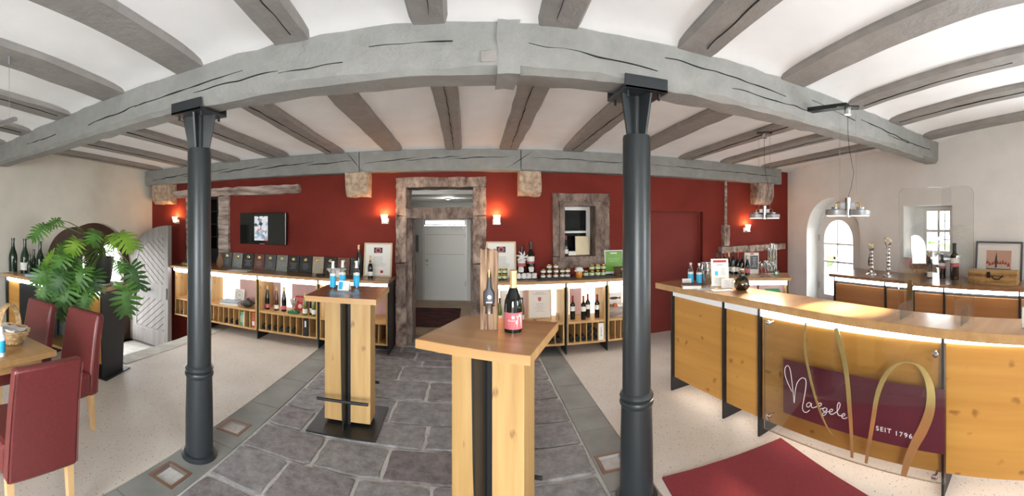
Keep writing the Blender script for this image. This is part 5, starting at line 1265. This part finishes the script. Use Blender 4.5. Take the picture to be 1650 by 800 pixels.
# ================================================================== BACK BAR ON THE RIGHT WALL
def back_unit(lab, y1, y0, xf, fins, grp='back bar units'):
    t = thing('back_bar_unit', lab, 'cabinet', (xf, y1, 0), R(-90), grp); w = y1 - y0; dd = .45
    for k in fins: MB().extr([(0, 0), (.35, 0), (dd, .1), (dd, .889), (0, .889)], yz, k - .01, k + .01).build('steel_fin', 'black_steel', t)
    e = [0] + [k for k in fins if .02 < k < w - .02] + [w]
    for a, b in zip(e[:-1], e[1:]):
        MB().box(a + .014, b - .014, .02, .045, .12, .80).build('door_front', 'back_bar_front', t, bevel=.002)
        MB().box(a + .014, b - .014, .035, .05, .802, .838).build('grip_recess', 'groove_dark', t)
        MB().box(a + .011, b - .011, .004, .03, .84, .888).build('led_strip', 'led', t)
    MB().box(.012, w - .012, .045, dd, .12, .885).build('carcass', 'back_bar_front', t)
    return t
back_unit('back bar unit below the silver candlesticks', 3.36, 2.24, 4.345, [0.0, .81])
back_unit('back bar unit below the wooden wine crate', 2.12, -.3, 4.275, [0.0, .40, 1.29, 2.42])
t = thing('worktop', 'oak back bar worktop under the silver candlesticks', 'worktop', (4.6, 2.9, .89)); m = MB(); m.extr([(x - 4.6, y - 2.9) for x, y in [(4.31, 3.43), (4.305, 2.22), (4.9, 2.22), (5.03, 3.43)]], xy, 0, .04); m.build('board', 'oak_top', t, bevel=.002)
t = thing('worktop', 'oak back bar worktop with cut corner carrying bottles and crate', 'worktop', (4.55, 1.0, .889)); m = MB(); m.extr([(x - 4.55, y - 1.0) for x, y in [(4.235, 2.10), (4.235, -.35), (4.70, -.35), (4.92, 2.205), (4.42, 2.205)]], xy, 0, .042); m.build('board', 'oak_top', t, bevel=.002)
BB = .9305
def candlestick(px, py, top_py, lab, shr):
    p = on_z(px, py, BB); r = math.hypot(p.x, p.y); h = (py - top_py) / FOC * r
    t = thing('candlestick', lab, 'candlestick', p, 0, 'silver candlesticks')
    pr = [(.075, 0), (.07, .012), (.03, .03), (.022, .06), (.034, .09), (.02, .12)]; z = .12; k = 0
    while z < h * .82: pr += [(.028, z + .025), (.018, z + .05)]; z += .05
    pr += [(.03, h * .86), (.05, h * .93), (.052, h * .95), (.02, h * .955), (0, h * .955)]
    MB().lathe(pr, 18).build('stem', 'chrome', t, smooth=True)
    rr = random.Random(int(px))
    for q in range(9):
        a_ = rr.uniform(0, 6.28); d_ = rr.uniform(.0, .045); m = MB().lathe([(0, -.022), (.02, -.012), (.024, .006), (.0, .02)], 7); m.build('flower', 'paper_cream', t, (d_ * cos(a_), d_ * sin(a_), h * .955 + .02 + rr.uniform(0, .035)), rot=(rr.uniform(-.6, .6), rr.uniform(-.6, .6), 0))
candlestick(1404, 442.5, 398, 'shorter twisted silver candlestick topped with dried flowers', 1); candlestick(1431, 446, 388, 'taller twisted silver candlestick topped with dried flowers', 1)
p = on_z(1399, 440, BB); bottle('slim dark bottle behind the shorter candlestick', (p.x + .05, p.y, BB), .33, .032, 'flute', 'bottle_green', 'cap_gold', .86, ((.12, .3, 'label_white'),))
p = on_z(1498, 449, BB); bottle('slim dark bottle with gold neck behind the acrylic screen', (p.x, p.y, BB), .34, .034, 'burgundy', 'bottle_black', 'cap_gold', .83, ((.06, .25, 'label_white'),))
p = on_z(1518, 449, BB); bottle('stout black bottle with pale label in the middle of the back bar', (p.x, p.y, BB), .31, .048, 'bordeaux', 'bottle_black', 'cap_black', .8, ((.52, .68, 'label_white'), (.42, .51, 'label_pink')))
p = on_z(1538, 451, BB); bottle('tall black double magnum with pale label on the back bar', (p.x, p.y, BB), .455, .058, 'bordeaux', 'bottle_black', 'cap_black', .78, ((.46, .60, 'label_white'), (.36, .45, 'label_pink')))
p = on_z(1508, 447, BB); t = thing('crystal_flowers', 'white flowers in a slim cut glass vase among the back bar bottles', 'vase', (p.x + .09, p.y + .02, BB)); MB().lathe([(.035, 0), (.02, .03), (.03, .1), (.036, .2), (.033, .2), (.02, .04), (0, .03)], 12).build('vase', 'clear_glass', t)
rr = random.Random(9)
for q in range(14):
    a_ = rr.uniform(0, 6.28); d_ = rr.uniform(0, .07); z = .24 + rr.uniform(0, .09); MB().lathe([(0, -.016), (.018, -.006), (.02, .008), (0, .016)], 7).build('flower', 'cloth_white', t, (d_ * cos(a_), d_ * sin(a_), z)); MB().tube([(0, 0, .06), (d_ * .5 * cos(a_), d_ * .5 * sin(a_), .18), (d_ * cos(a_), d_ * sin(a_), z)], .0025, 4).build('stem', 'stem_green', t)
p = on_z(1485, 443, BB); t = thing('wooden_bowl', 'dark brown wooden bowl propped upright behind the acrylic screen', 'bowl', (p.x - .02, p.y, BB)); MB().lathe([(.02, 0), (.14, .03), (.15, .05), (.14, .05), (0, .02)], 24).build('bowl', 'old_board', t, (0, 0, .145), True, rot=(0, R(-75), R(10)))
for s in (-1, 1): MB().box(-.02, .06, s * .06 - .008, s * .06 + .008, 0, .03).build('rest', 'old_board', t)
t = thing('wine_crate', 'wooden wine crate with black clasp and leather handle on the back bar', 'crate', (4.47, 1.17, BB), R(-90))
MB().box(-.29, .29, -.09, .09, 0, .105).build('box', 'crate_wood', t, bevel=.004); MB().box(-.292, .292, -.092, .092, .108, .158).build('lid', 'crate_wood', t, bevel=.004)
for s in (-.11, .17): MB().box(s - .03, s + .03, -.098, -.09, .0, .158).build('batten', 'crate_wood', t)
MB().box(.0 - .06, -.02, -.1, -.092, .08, .15).build('clasp', 'black_steel', t); MB().tube([(.0, -.1, .10), (.03, -.12, .075), (.09, -.12, .075), (.13, -.1, .115)], .008, 6).build('handle', 'black_steel', t)
t = thing('framed_picture', 'dark framed print of a town with church spire behind the wooden crate', 'picture', (4.78, 1.20, BB), R(-90 - 5.9)); t.rotation_euler = (R(-7), 0, R(-95.9))
w, h = .62, .475
m = MB(); m.holed(rect(-w / 2, w / 2, 0, h), [rect(-w / 2 + .022, w / 2 - .022, .022, h - .022)], xz, -.014, .008); m.build('frame', 'frame_grey', t); MB().box(-w / 2 + .022, w / 2 - .022, -.002, .004, .022, h - .022).build('mount', 'paper', t)
B('print_sky', (0.60, 0.36, 0.27), .8); B('print_roof', (0.36, 0.06, 0.04), .8); B('print_house', (0.62, 0.5, 0.42), .8)
MB().box(-.165, .165, -.004, -.002, .12, .365).build('print_ground', 'print_sky', t)
rr = random.Random(6)
for k in range(9):
    x = -.15 + k * .035; hh = rr.uniform(.03, .07); m = MB(); m.box(x - .016, x + .016, -.0052, -.004, .135, .135 + hh); m.build('printed_house', 'print_house', t); m = MB(); m.extr([(x - .02, .135 + hh), (x + .02, .135 + hh), (x + rr.uniform(-.006, .006), .165 + hh + rr.uniform(0, .03))], xz, -.0054, -.004); m.build('printed_roof', 'print_roof', t)
m = MB(); m.extr([(-.045, .15), (-.02, .15), (-.02, .26), (-.03, .345), (-.045, .26)], xz, -.0058, -.004); m.build('printed_spire', 'print_dark', t)
MB().box(-.165, .165, -.0056, -.004, .12, .137).build('printed_ground_line', 'print_dark', t)

# ================================================================== GLASS COUNTER IN THE FAR RIGHT CORNER
gr = atan2(3.6 - 4.27, 3.69 - 2.9); G0 = Vector((2.9, 4.27, 0)); GL = (Vector((3.69, 3.6, 0)) - G0).length
t = thing('corner_counter', 'small lit oak counter with wine glasses in the far right corner', 'cabinet', G0, gr)
for k in (0.0, GL * .62, GL - .01): MB().extr([(0, 0), (.3, 0), (.4, .1), (.4, .889), (0, .889)], yz, k - .008, k + .008).build('steel_fin', 'black_steel', t)
MB().box(.01, GL - .02, .38, .40, .12, .885).build('back_panel', 'unit_back', t); MB().box(.01, GL - .02, .01, .38, .12, .14).build('bottom_board', 'oak_x', t); MB().box(.01, GL - .02, .01, .38, .60, .62).build('shelf', 'oak_x', t)
MB().box(GL - .04, GL - .02, .0, .38, .12, .885).build('side_panel', 'oak_z', t)
MB().box(.01, GL - .02, -.008, .004, .835, .888).build('led_strip', 'led', t)
t = thing('worktop', 'oak worktop of the small corner counter with the glasses', 'worktop', G0 + Vector((0, 0, .89)), gr); MB().box(-.03, GL + .03, -.04, .45, 0, .04).build('board', 'oak_top_light', t, bevel=.002); MB().box(-.03, GL + .03, -.042, -.039, .002, .038).build('front_edge', 'oak_edge', t)
u = Vector((cos(gr), sin(gr), 0)); v_ = Vector((-sin(gr), cos(gr), 0))
p = G0 + u * GL * .80 + v_ * .12; t = thing('green_crate', 'green plastic box on the shelf of the corner counter', 'box', (p.x, p.y, .6205), gr); m = MB(); m.holed(rect(-.10, .10, -.08, .08), [rect(-.09, .09, -.07, .07)], xy, 0, .13); m.box(-.09, .09, -.07, .07, 0, .01); m.build('box', 'green_bin', t); MB().box(-.03, .03, -.082, -.08, .08, .1).build('grip', 'groove_dark', t)
def gc(px, py, push=.0):
    p = on_z(px, py, CT); d = Vector((p.x, p.y, 0)).normalized(); p = p + d * push; return Vector((p.x, p.y, CT + .0005))
wg = [(.033, 0), (.033, .002), (.006, .006), (.0035, .015), (.0035, .075), (.01, .085), (.03, .11), (.036, .14), (.032, .175), (.0305, .175), (.034, .14), (.028, .112), (0, .088)]
wgm = MB().lathe(wg, 16).mesh('wine_glass', 'clear_glass', True)
for k, (px, py) in enumerate([(1222, 443), (1228, 446), (1234, 443), (1239, 446), (1245, 443), (1233, 440)]):
    o = inst(wgm, 'wine_glass', None, gc(px, py)); tag(o, 'clear wine glass, %s of the group on the corner counter' % ('leftmost', 'front left', 'middle', 'front right', 'rightmost', 'rearmost')[k], 'glass', 'wine glasses on the corner counter')
for k, (px, h) in enumerate(((1239, .34), (1244, .40), (1248, .37))):
    t = thing('glass_cylinder', ('shortest', 'tallest', 'middle')[k] + ' glass cylinder of corks standing behind the wine glasses', 'vase', gc(px, 438, .085 * k), 0); MB().lathe([(.035, 0), (.035, h), (.033, h), (.033, .01), (0, .01)], 16).build('cylinder', 'clear_glass', t, smooth=True)
    rr = random.Random(k)
    for q in range(8): MB().lathe([(.009, -.018), (.009, .018)], 7).build('cork', 'crate_wood', t, (rr.uniform(-.015, .015), rr.uniform(-.015, .015), .025 + q * .025), rot=(rr.uniform(.3, 1.5), rr.uniform(0, 3), 0))
for k, (px, py, h, capc, lb) in enumerate([(1155, 441, .28, 'cap_black', 'label_white'), (1162, 441, .28, 'cap_black', 'label_white'), (1168.5, 441, .28, 'cap_red', 'label_white'), (1174.5, 443, .29, 'cap_gold', 'label_white'), (1181.5, 443, .31, 'cap_black', 'label_white'), (1189, 444, .29, 'cap_red', 'label_white'), (1196, 443, .26, 'cap_black', 'label_white'), (1204.5, 446, .27, 'cap_gold', 'label_pink')]):
    p = gc(px, py, .04 + .09 * (k % 2)); nm = ('first', 'second', 'third', 'fourth', 'fifth', 'sixth', 'seventh', 'eighth')[k]
    bottle('dark wine bottle, %s from the left in the row on the corner counter' % nm, p, h, .034, 'burgundy' if k % 2 else 'bordeaux', 'bottle_black', capc, .8, ((.12, .33, lb),), 'bottles on the corner counter')
p = gc(1211, 443, .1); t = thing('menu_board', 'upright menu board with dark list and white border on the corner counter', 'menu', p, R(-42)); t.rotation_euler = (R(-8), 0, R(-42)); MB().box(-.10, .10, 0, .008, 0, .29).build('sheet', 'paper', t); MB().box(-.02, .09, -.001, 0, .06, .25).build('dark_list', 'frame_grey', t); MB().box(-.085, -.03, -.001, 0, .13, .25).build('printed_picture', 'book_blue', t); lines(t, .0, .08, .09, .23, -.0015, 7, 'label_white', 4, .2); MB().box(-.02, .03, -.001, 0, .265, .28).build('printed_header', 'print_red', t)
p = gc(1251, 444); t = thing('small_clock', 'small dark green clock at the right end of the corner counter', 'clock', p, R(-40)); MB().box(-.035, .035, -.02, .02, 0, .06).build('case', 'green_bin', t, bevel=.005); MB().lathe([(.02, 0), (.02, .002)], 14, (0, -.02, .032), 1).build('dial', 'label_white', t)
p = gc(1236, 447); tag(MB().box(-.16, .16, -.05, .05, 0, .004).build('drip_mat', 'paper', None, (p.x + .05, p.y + .02, CT + .0002), rz=gr), 'flat white mat under the wine glasses', 'mat') if False else None

# ================================================================== PENDANT SPOT LAMPS
def pendant(lab, x, y, zb, zc, rz, arm=None, aim=(0, 0, 1)):
    t = thing('pendant_lamp', lab, 'pendant lamp', (x, y, zb), rz, 'pendant spot lamps')
    MB().lathe([(.022, .0), (.022, .145), (0, .145)], 20).build('centre_tube', 'steel', t, smooth=True)
    for s in (-1, 1):
        MB().box(min(s * .02, s * .055), max(s * .02, s * .055), -.014, .014, .07, .11).build('bracket', 'lamp_grey', t)
        MB().lathe([(.045, .012), (.074, .012), (.076, .018), (.076, .05), (.07, .056), (.03, .058), (.03, .075), (0, .075)], 26, (s * .095, 0, 0)).build('lamp_head', 'lamp_grey', t, smooth=True)
        MB().lathe([(.068, .004), (.068, .0115)], 26, (s * .095, 0, .0)).build('lens', 'lens', t)
        MB().tube([(s * .05, 0, .1), (s * .07, 0, .115), (s * .09, .01, .1), (s * .095, 0, .07)], .006, 6).build('lamp_wire', 'brass', t)
        MB().tube([(s * .062, 0, .10), (s * .062, 0, zc - zb - .02)], .0013, 5).build('suspension_cable', 'lamp_grey', t)
        l = bpy.data.lights.new('pendant_spot', 'SPOT'); l.energy = 150; l.spot_size = R(46); l.spot_blend = .7; l.color = (1, .80, .52); l.shadow_soft_size = .04
        o = bpy.data.objects.new('pendant_spot', l); o.location = (s * .095, 0, -.01); o.parent = t
        o.rotation_euler = (0, R(0), 0); COL.objects.link(o)
        o.rotation_euler = (Matrix.Rotation(-rz, 3, 'Z') @ (Vector(aim) - Vector((x, y, zb)))).to_track_quat('-Z', 'Y').to_euler()
    H = zc - zb
    MB().tube([(0, 0, .145), (.025, 0, .22), (.045, 0, .34), (.01, 0, .52), (0, 0, .66), (0, 0, H - .02)], .0022, 6).build('power_cord', 'black_steel', t)
    MB().lathe([(.0, H - .05), (.028, H - .05), (.028, H), (0, H)], 20).build('canopy', 'steel', t, smooth=True)
    MB().box(-.085, .085, -.045, .045, H, H + .008).build('canopy_plate', 'black_steel', t)
    if arm:
        a = Vector(arm) - Vector((x, y, zb)); a = Matrix.Rotation(-rz, 3, 'Z') @ a
        d_ = a.copy(); d_.z = 0; nn = Vector((-d_.y, d_.x, 0)).normalized() * .035
        m = MB(); m.hexa([tuple(Vector((0, 0, H + .004)) - nn), tuple(Vector((a.x, a.y, H + .004)) - nn), tuple(Vector((a.x, a.y, H + .004)) + nn), tuple(Vector((0, 0, H + .004)) + nn), tuple(Vector((0, 0, H + .035)) - nn), tuple(Vector((a.x, a.y, H + .035)) - nn), tuple(Vector((a.x, a.y, H + .035)) + nn), tuple(Vector((0, 0, H + .035)) + nn)]); m.build('mounting_arm', 'black_steel', t)
pendant('twin spot pendant lamp nearer the right, hung from an arm on the beam', 2.46, 1.77, 1.70, 2.53, R(-54), arm=(2.38, 2.09, 2.55), aim=(2.28, 1.68, 1.045))
pendant('twin spot pendant lamp farther back under the joists', 2.96, 3.26, 1.685, 2.633, R(-42), aim=(2.30, 2.62, 1.045))

# ================================================================== LEFT CORNER: COUNTER, PLANT, TABLE, CHAIRS
LRZ = R(15); LO = Vector((-3.35, 2.50, 0)); LT = .96
lu = Vector((cos(LRZ), sin(LRZ), 0)); lv = Vector((-sin(LRZ), cos(LRZ), 0))
t = thing('side_counter', 'black steel and oak counter carrying the potted plant', 'cabinet', LO, LRZ)
endp = [(-.0, .012), (.36, .012), (.42, .919), (-.03, .919)]
MB().extr(endp, yz, -.008, .008).build('end_panel', 'black_steel', t)
for k in (-.256, -1.014, -1.61): MB().extr(endp, yz, k - .008, k + .008).build('steel_fin', 'black_steel', t)
MB().box(-.34, .07, -.02, .42, 0, .012).build('base_plate', 'black_steel', t); MB().box(-1.66, -.95, -.02, .42, 0, .012).build('base_plate', 'black_steel', t)
MB().box(-.247, -.009, .02, .045, .14, .86).build('front_panel', 'bar_panel', t); MB().box(-1.60, -1.385, .02, .045, .14, .86).build('front_panel', 'bar_panel', t); MB().box(-1.375, -1.024, .02, .045, .14, .86).build('black_panel', 'black_steel', t)
MB().box(-1.005, -.265, .36, .38, .14, .90).build('back_panel', 'plaque_grey', t); MB().box(-1.005, -.265, .02, .36, .17, .20).build('shelf', 'oak_x', t)
for a, b in ((-.247, -.009), (-1.0, -.27), (-1.375, -1.024), (-1.60, -1.385)): MB().box(a, b, .004, .016, .866, .918).build('led_strip', 'led', t)
t = thing('worktop', 'brown oak worktop of the side counter under plant and large bottles', 'worktop', LO + Vector((0, 0, .92)), LRZ); MB().box(-1.68, .035, -.045, .45, 0, .04).build('board', 'oak_top_light', t, bevel=.002); MB().box(-1.68, .035, -.047, -.044, .002, .038).build('front_edge', 'oak_edge', t)
p = LO + lu * -.64 + lv * .16
t = thing('stone_trough', 'old sandstone trough with arched underside built into the side counter', 'stone trough', (p.x, p.y, .20), LRZ)
m = MB(); prof = [(-.355, .25), (-.25, .27), (-.12, .335), (0, .35), (.12, .335), (.25, .27), (.355, .25), (.36, .60), (.33, .635), (0, .645), (-.33, .635), (-.36, .60)]
m.extr(prof, xz, -.20, .14); m.build('trough_body', 'sandstone', t, bevel=.02)
for s in (-.33, .33): MB().box(s - .025, s + .025, -.1, .12, 0, .27).build('bearer', 'plaque_grey', t)
for k, (px, h, r_, l, lb) in enumerate([(21, .46, .062, 'leftmost large dark green bottle on the side counter', False), (40, .46, .060, 'large dark green bottle with white label on the side counter', True), (47.5, .27, .034, 'smallest dark bottle between the large ones on the side counter', False), (54.5, .33, .038, 'slim dark bottle between the large ones on the side counter', False), (64.5, .44, .056, 'large dark bottle nearest the plant on the side counter', False)]):
    th = (px - PX0) / FOC; off = .18 + (.0 if k != 2 else -.10)
    o_ = LO + lv * off; dr = Vector((sin(th), cos(th), 0)); det = dr.x * (-lu.y) + lu.x * dr.y; rr_ = (o_.x * (-lu.y) + lu.x * o_.y) / det; q = dr * rr_
    bottle(l, (q.x, q.y, LT + .0005), h, r_, 'burgundy', 'bottle_green', 'bottle_green', .9, ((.1, .32, 'label_white'),) if lb else (), 'dark bottles on the side counter')
q = LO + lu * -1.13 + lv * .06; t = thing('book', 'pale blue book lying before the large bottles', 'book', (q.x, q.y, LT + .0005), LRZ + .2); MB().box(-.11, .11, -.06, .06, 0, .03).build('cover', 'book_blue', t); MB().box(-.108, .111, -.058, .058, .004, .026).build('pages', 'paper', t)
# potted plant
PP = LO + lu * -.17 + lv * .22 + Vector((0, 0, LT + .0005))
t = thing('potted_plant', 'large leafy philodendron in a dark pot on the side counter', 'plant', PP)
MB().lathe([(.0, 0), (.12, 0), (.125, .012), (.0, .014)], 24).build('saucer', 'label_white', t, smooth=True)
MB().lathe([(.085, .014), (.10, .06), (.128, .25), (.135, .30), (.128, .30), (.12, .27), (0, .26)], 24).build('pot', 'ceramic_dark', t, smooth=True)
MB().lathe([(.05, .25), (.04, .34), (.03, .40), (0, .42)], 10).build('crown', 'stem_green', t, smooth=True)
def leaf_mesh(mat, seed):
    rr = random.Random(seed); m = MB(); L0 = .30; n = 7
    def bend(x, y): return -.9 * y * y * .8 - 1.1 * x * x + .02 * sin(y * 20)
    mid = []
    for k in range(n + 2):
        y = L0 * k / (n + 1); w = .018 + .030 * sin(pi * min(1, k / (n + .5))) ** .8
        mid.append((y, w * (1 if k < n + 1 else .15)))
    vs = []
    for y, w in mid: vs += [(-w, y, bend(w, y)), (0, y, bend(0, y) - .006), (w, y, bend(w, y))]
    fs = []
    for k in range(n + 1): fs += [(3 * k, 3 * k + 1, 3 * k + 4, 3 * k + 3), (3 * k + 1, 3 * k + 2, 3 * k + 5, 3 * k + 4)]
    m.add(vs, fs)
    for s in (-1, 1):
        for k in range(n + 1):
            y0 = L0 * (k - .3) / (n + 1); y1 = L0 * (k + .45) / (n + 1); f = k / n
            ln = (.075 + .085 * sin(pi * (f * .72 + .2))) * rr.uniform(.85, 1.12); an = R(-38 + 92 * f) + rr.uniform(-.08, .08)
            dx, dy = cos(an) * ln, sin(an) * ln; wv = .78 * (y1 - y0)
            ym = (y0 + y1) / 2; P = []
            for tt, wd in ((0, .62), (.45, .85), (.75, .6), (1, .05)):
                cx_, cy_ = .02 + dx * tt, ym + dy * tt; nx_, ny_ = -sin(an) * wv * wd, cos(an) * wv * wd
                for q_ in (1, -1):
                    X, Y = cx_ + nx_ * q_, cy_ + ny_ * q_; P.append((s * X, Y, bend(X, max(Y, 0)) - .05 * tt * tt * .3))
            m.add(P, [(0, 1, 3, 2), (2, 3, 5, 4), (4, 5, 7, 6)])
    return m.mesh('leaf', mat, True)
lms = [leaf_mesh(mt, k) for k, mt in enumerate(('leaf_green', 'leaf_green', 'leaf_pale', 'leaf_dark', 'leaf_green', 'leaf_dark'))]
crown_w = PP + Vector((0, 0, .36))
LV = [(62, 372, .8), (86, 358, .65), (203, 384, 1.1), (217, 445, 1.1), (203, 483, 1.15), (150, 455, 1.0), (146, 428, .7), (152, 380, .75), (181, 388, .7), (81, 463, 1.0), (68, 444, .9), (86, 484, 1.05), (97, 420, .9), (96, 402, .8), (121, 394, .8), (112, 458, 1.0), (120, 476, 1.0), (96, 452, .9), (128, 446, .9), (106, 432, .9), (76, 420, .8), (134, 466, .9), (84, 438, .8), (118, 412, .8), (104, 472, 1.0), (71, 468, .8), (93, 474, .9), (128, 490, .8), (193, 428, .6), (76, 490, .9), (101, 494, .9), (136, 482, .8)]
rr = random.Random(21)
camp = Vector((0, 0, CAM_H))
for k, (px, py, sc) in enumerate(LV):
    th = (px - PX0) / FOC; r_ = 4.15 + rr.uniform(-.22, .30)
    if py > 440 and px < 160: r_ = 4.10 + rr.uniform(-.28, .05)
    if px > 190: r_ = 4.02 + rr.uniform(-.1, .15)
    c = Vector((r_ * sin(th), r_ * cos(th), CAM_H - (py - PYH) / FOC * r_))
    out = c - crown_w; out_n = out.normalized()
    tip = (out_n + Vector((0, 0, -.75)) + Vector((rr.uniform(-.3, .3), rr.uniform(-.3, .3), 0))).normalized()
    view = (camp - c).normalized(); nrm = (view * .75 + Vector((0, 0, .75)) + Vector((rr.uniform(-.35, .35), rr.uniform(-.35, .35), 0)))
    nrm = (nrm - tip * nrm.dot(tip)).normalized(); xx = tip.cross(nrm).normalized()
    M = Matrix((xx, tip, nrm)).transposed().to_4x4()
    s_ = sc * .84; base = c - tip * (.14 * s_)
    M.translation = base - PP
    o = inst(lms[k % 6], 'leaf', t); o.matrix_local = M @ Matrix.Scale(s_, 4)
    b_ = base - PP; c0 = Vector((rr.uniform(-.03, .03), rr.uniform(-.03, .03), .30 + rr.uniform(0, .08)))
    mid = (c0 + b_) / 2 + Vector((0, 0, .10 + .12 * (b_ - c0).length))
    pts = [c0 * (1 - q) ** 2 + mid * 2 * q * (1 - q) + b_ * q * q for q in (0, .2, .4, .6, .8, 1)]
    MB().tube(pts, [.008, .007, .006, .0055, .005, .004], 6).build('leaf_stalk', 'stem_green', t, smooth=True)

# dining table
t = thing('dining_table', 'oak dining table with basket at the left edge', 'table', (-3.05, .93, 0), R(6))
MB().box(-.66, .66, -.42, .42, .71, .75).build('tabletop', 'oak_edge', t, bevel=.003)
m = MB(); m.holed(rect(-.58, .58, -.34, .34), [rect(-.555, .555, -.315, .315)], xy, .63, .71); m.build('apron', 'oak_x', t)
for sx in (-.54, .54):
    for sy in (-.30, .30): MB().box(sx - .035, sx + .035, sy - .035, sy + .035, 0, .71).build('leg', 'oak_z', t)
def chair(lab, loc, rz):
    t = thing('dining_chair', lab, 'chair', loc, rz, 'dark red leather chairs')
    MB().box(-.22, .22, -.24, .22, .29, .47).build('seat', 'leather', t, bevel=.03)
    m = MB(); n = 8; vs = []
    for k in range(n + 1):
        z = .285 + (.915 - .285) * k / n; f = k / n
        yb = .205 + .05 * f + .045 * f * f; th = .085 - .02 * f; w = .215 - .012 * f
        vs += [(-w, yb, z), (w, yb, z), (w, yb + th, z), (-w, yb + th, z)]
    m.add(vs, [(k * 4 + j, k * 4 + (j + 1) % 4, (k + 1) * 4 + (j + 1) % 4, (k + 1) * 4 + j) for k in range(n) for j in range(4)] + [(0, 3, 2, 1), tuple(n * 4 + j for j in range(4))])
    b = m.build('backrest', 'leather', t, smooth=True, bevel=.018)
    for s in (-1, 1):
        sm = MB().tube([(s * (.215 - .012 * f), .205 + .05 * f + .045 * f * f + .085 - .02 * f - .004, .30 + .59 * f) for f in [q / 8 for q in range(9)]], .0035, 5); sm.build('seam', 'leather', b)
    for sx in (-.185, .185):
        for sy in (-.205, .235):
            m = MB(); d_ = .03 if sy > 0 else 0.0
            m.hexa([(sx - .016, sy - .016 + d_, 0), (sx + .016, sy - .016 + d_, 0), (sx + .016, sy + .016 + d_, 0), (sx - .016, sy + .016 + d_, 0), (sx - .022, sy - .022, .30), (sx + .022, sy - .022, .30), (sx + .022, sy + .022, .30), (sx - .022, sy + .022, .30)]); m.build('leg', 'chair_leg', t)
    return t
chair('dark red leather chair nearest the camera, its back turned to us', (-2.19, 1.03, 0), R(-91))
chair('dark red leather chair at the far side of the table, nearer the plant counter end', (-2.75, 1.56, 0), R(5))
chair('dark red leather chair at the far side of the table behind the basket', (-3.27, 1.42, 0), R(4))
# wicker basket
p = on_z(14, 552, .75)
t = thing('wicker_basket', 'woven wicker basket with tall handle and white cloth on the dining table', 'basket', (p.x, p.y, .757), R(30))
m = MB(); N_ = 28
for k in range(9):
    z = .008 + k * .0115; r_ = .085 + .05 * (k / 8) ** .8
    pts = [((r_ + .004 * (1 if (i + k) % 2 else -1)) * 1.25 * cos(2 * pi * i / N_), (r_ + .004 * (1 if (i + k) % 2 else -1)) * sin(2 * pi * i / N_), z) for i in range(N_ + 1)]
    MB().tube(pts, .0066, 5).build('woven_strand', 'wicker', t, smooth=True)
for i in range(14):
    a_ = 2 * pi * i / 14; MB().tube([(.085 * 1.25 * cos(a_), .085 * sin(a_), .0), (.135 * 1.25 * cos(a_), .135 * sin(a_), .105)], .005, 5).build('stake', 'wicker', t)
MB().lathe([(.08, 0), (.08, .006), (0, .006)], 20).build('basket_floor', 'wicker', t)
hs = [(0 + .0, -.13 * cos(a), .09 + .19 * sin(a)) for a in [pi * q / 12 for q in range(13)]]
for dx in (-.02, -.007, .007, .02): MB().tube([(x + dx, y, z) for x, y, z in hs], .0075, 6).build('handle_strand', 'wicker', t, smooth=True)
m = rough_box(-.11, .11, -.08, .08, .07, .105, (6, 5, 1), .012, 4); m.build('cloth', 'cloth_white', t, smooth=True)
p = on_z(1.5, 574, .75); t = thing('sanitiser_bottle', 'white plastic spray bottle with blue label on the table edge', 'bottle', (p.x, p.y, .7505))
MB().lathe([(.03, 0), (.032, .01), (.032, .13), (.022, .15), (.014, .155), (0, .155)], 18).build('bottle', 'white_gloss', t, smooth=True); MB().lathe([(.0325, .03), (.0325, .11)], 18).build('label', 'blue_label', t, smooth=True); MB().lathe([(.016, .152), (.016, .18), (.01, .185), (.01, .20), (0, .2)], 12).build('pump', 'white_gloss', t)
# hanging rail lamp, upper left
t = thing('rail_lamp', 'slim silver rail lamp hung on a wire at the upper left', 'pendant lamp', (-2.60, 1.12, 2.384))
MB().box(-1.1, .075, -.016, .016, -.012, .012).build('rail', 'brushed', t, rz=R(12)); MB().tube([(0, 0, .012), (0, 0, .46)], .0016, 5).build('wire', 'lamp_grey', t); MB().lathe([(.010, .40), (.012, .462)], 10).build('ceiling_anchor', 'lamp_grey', t)
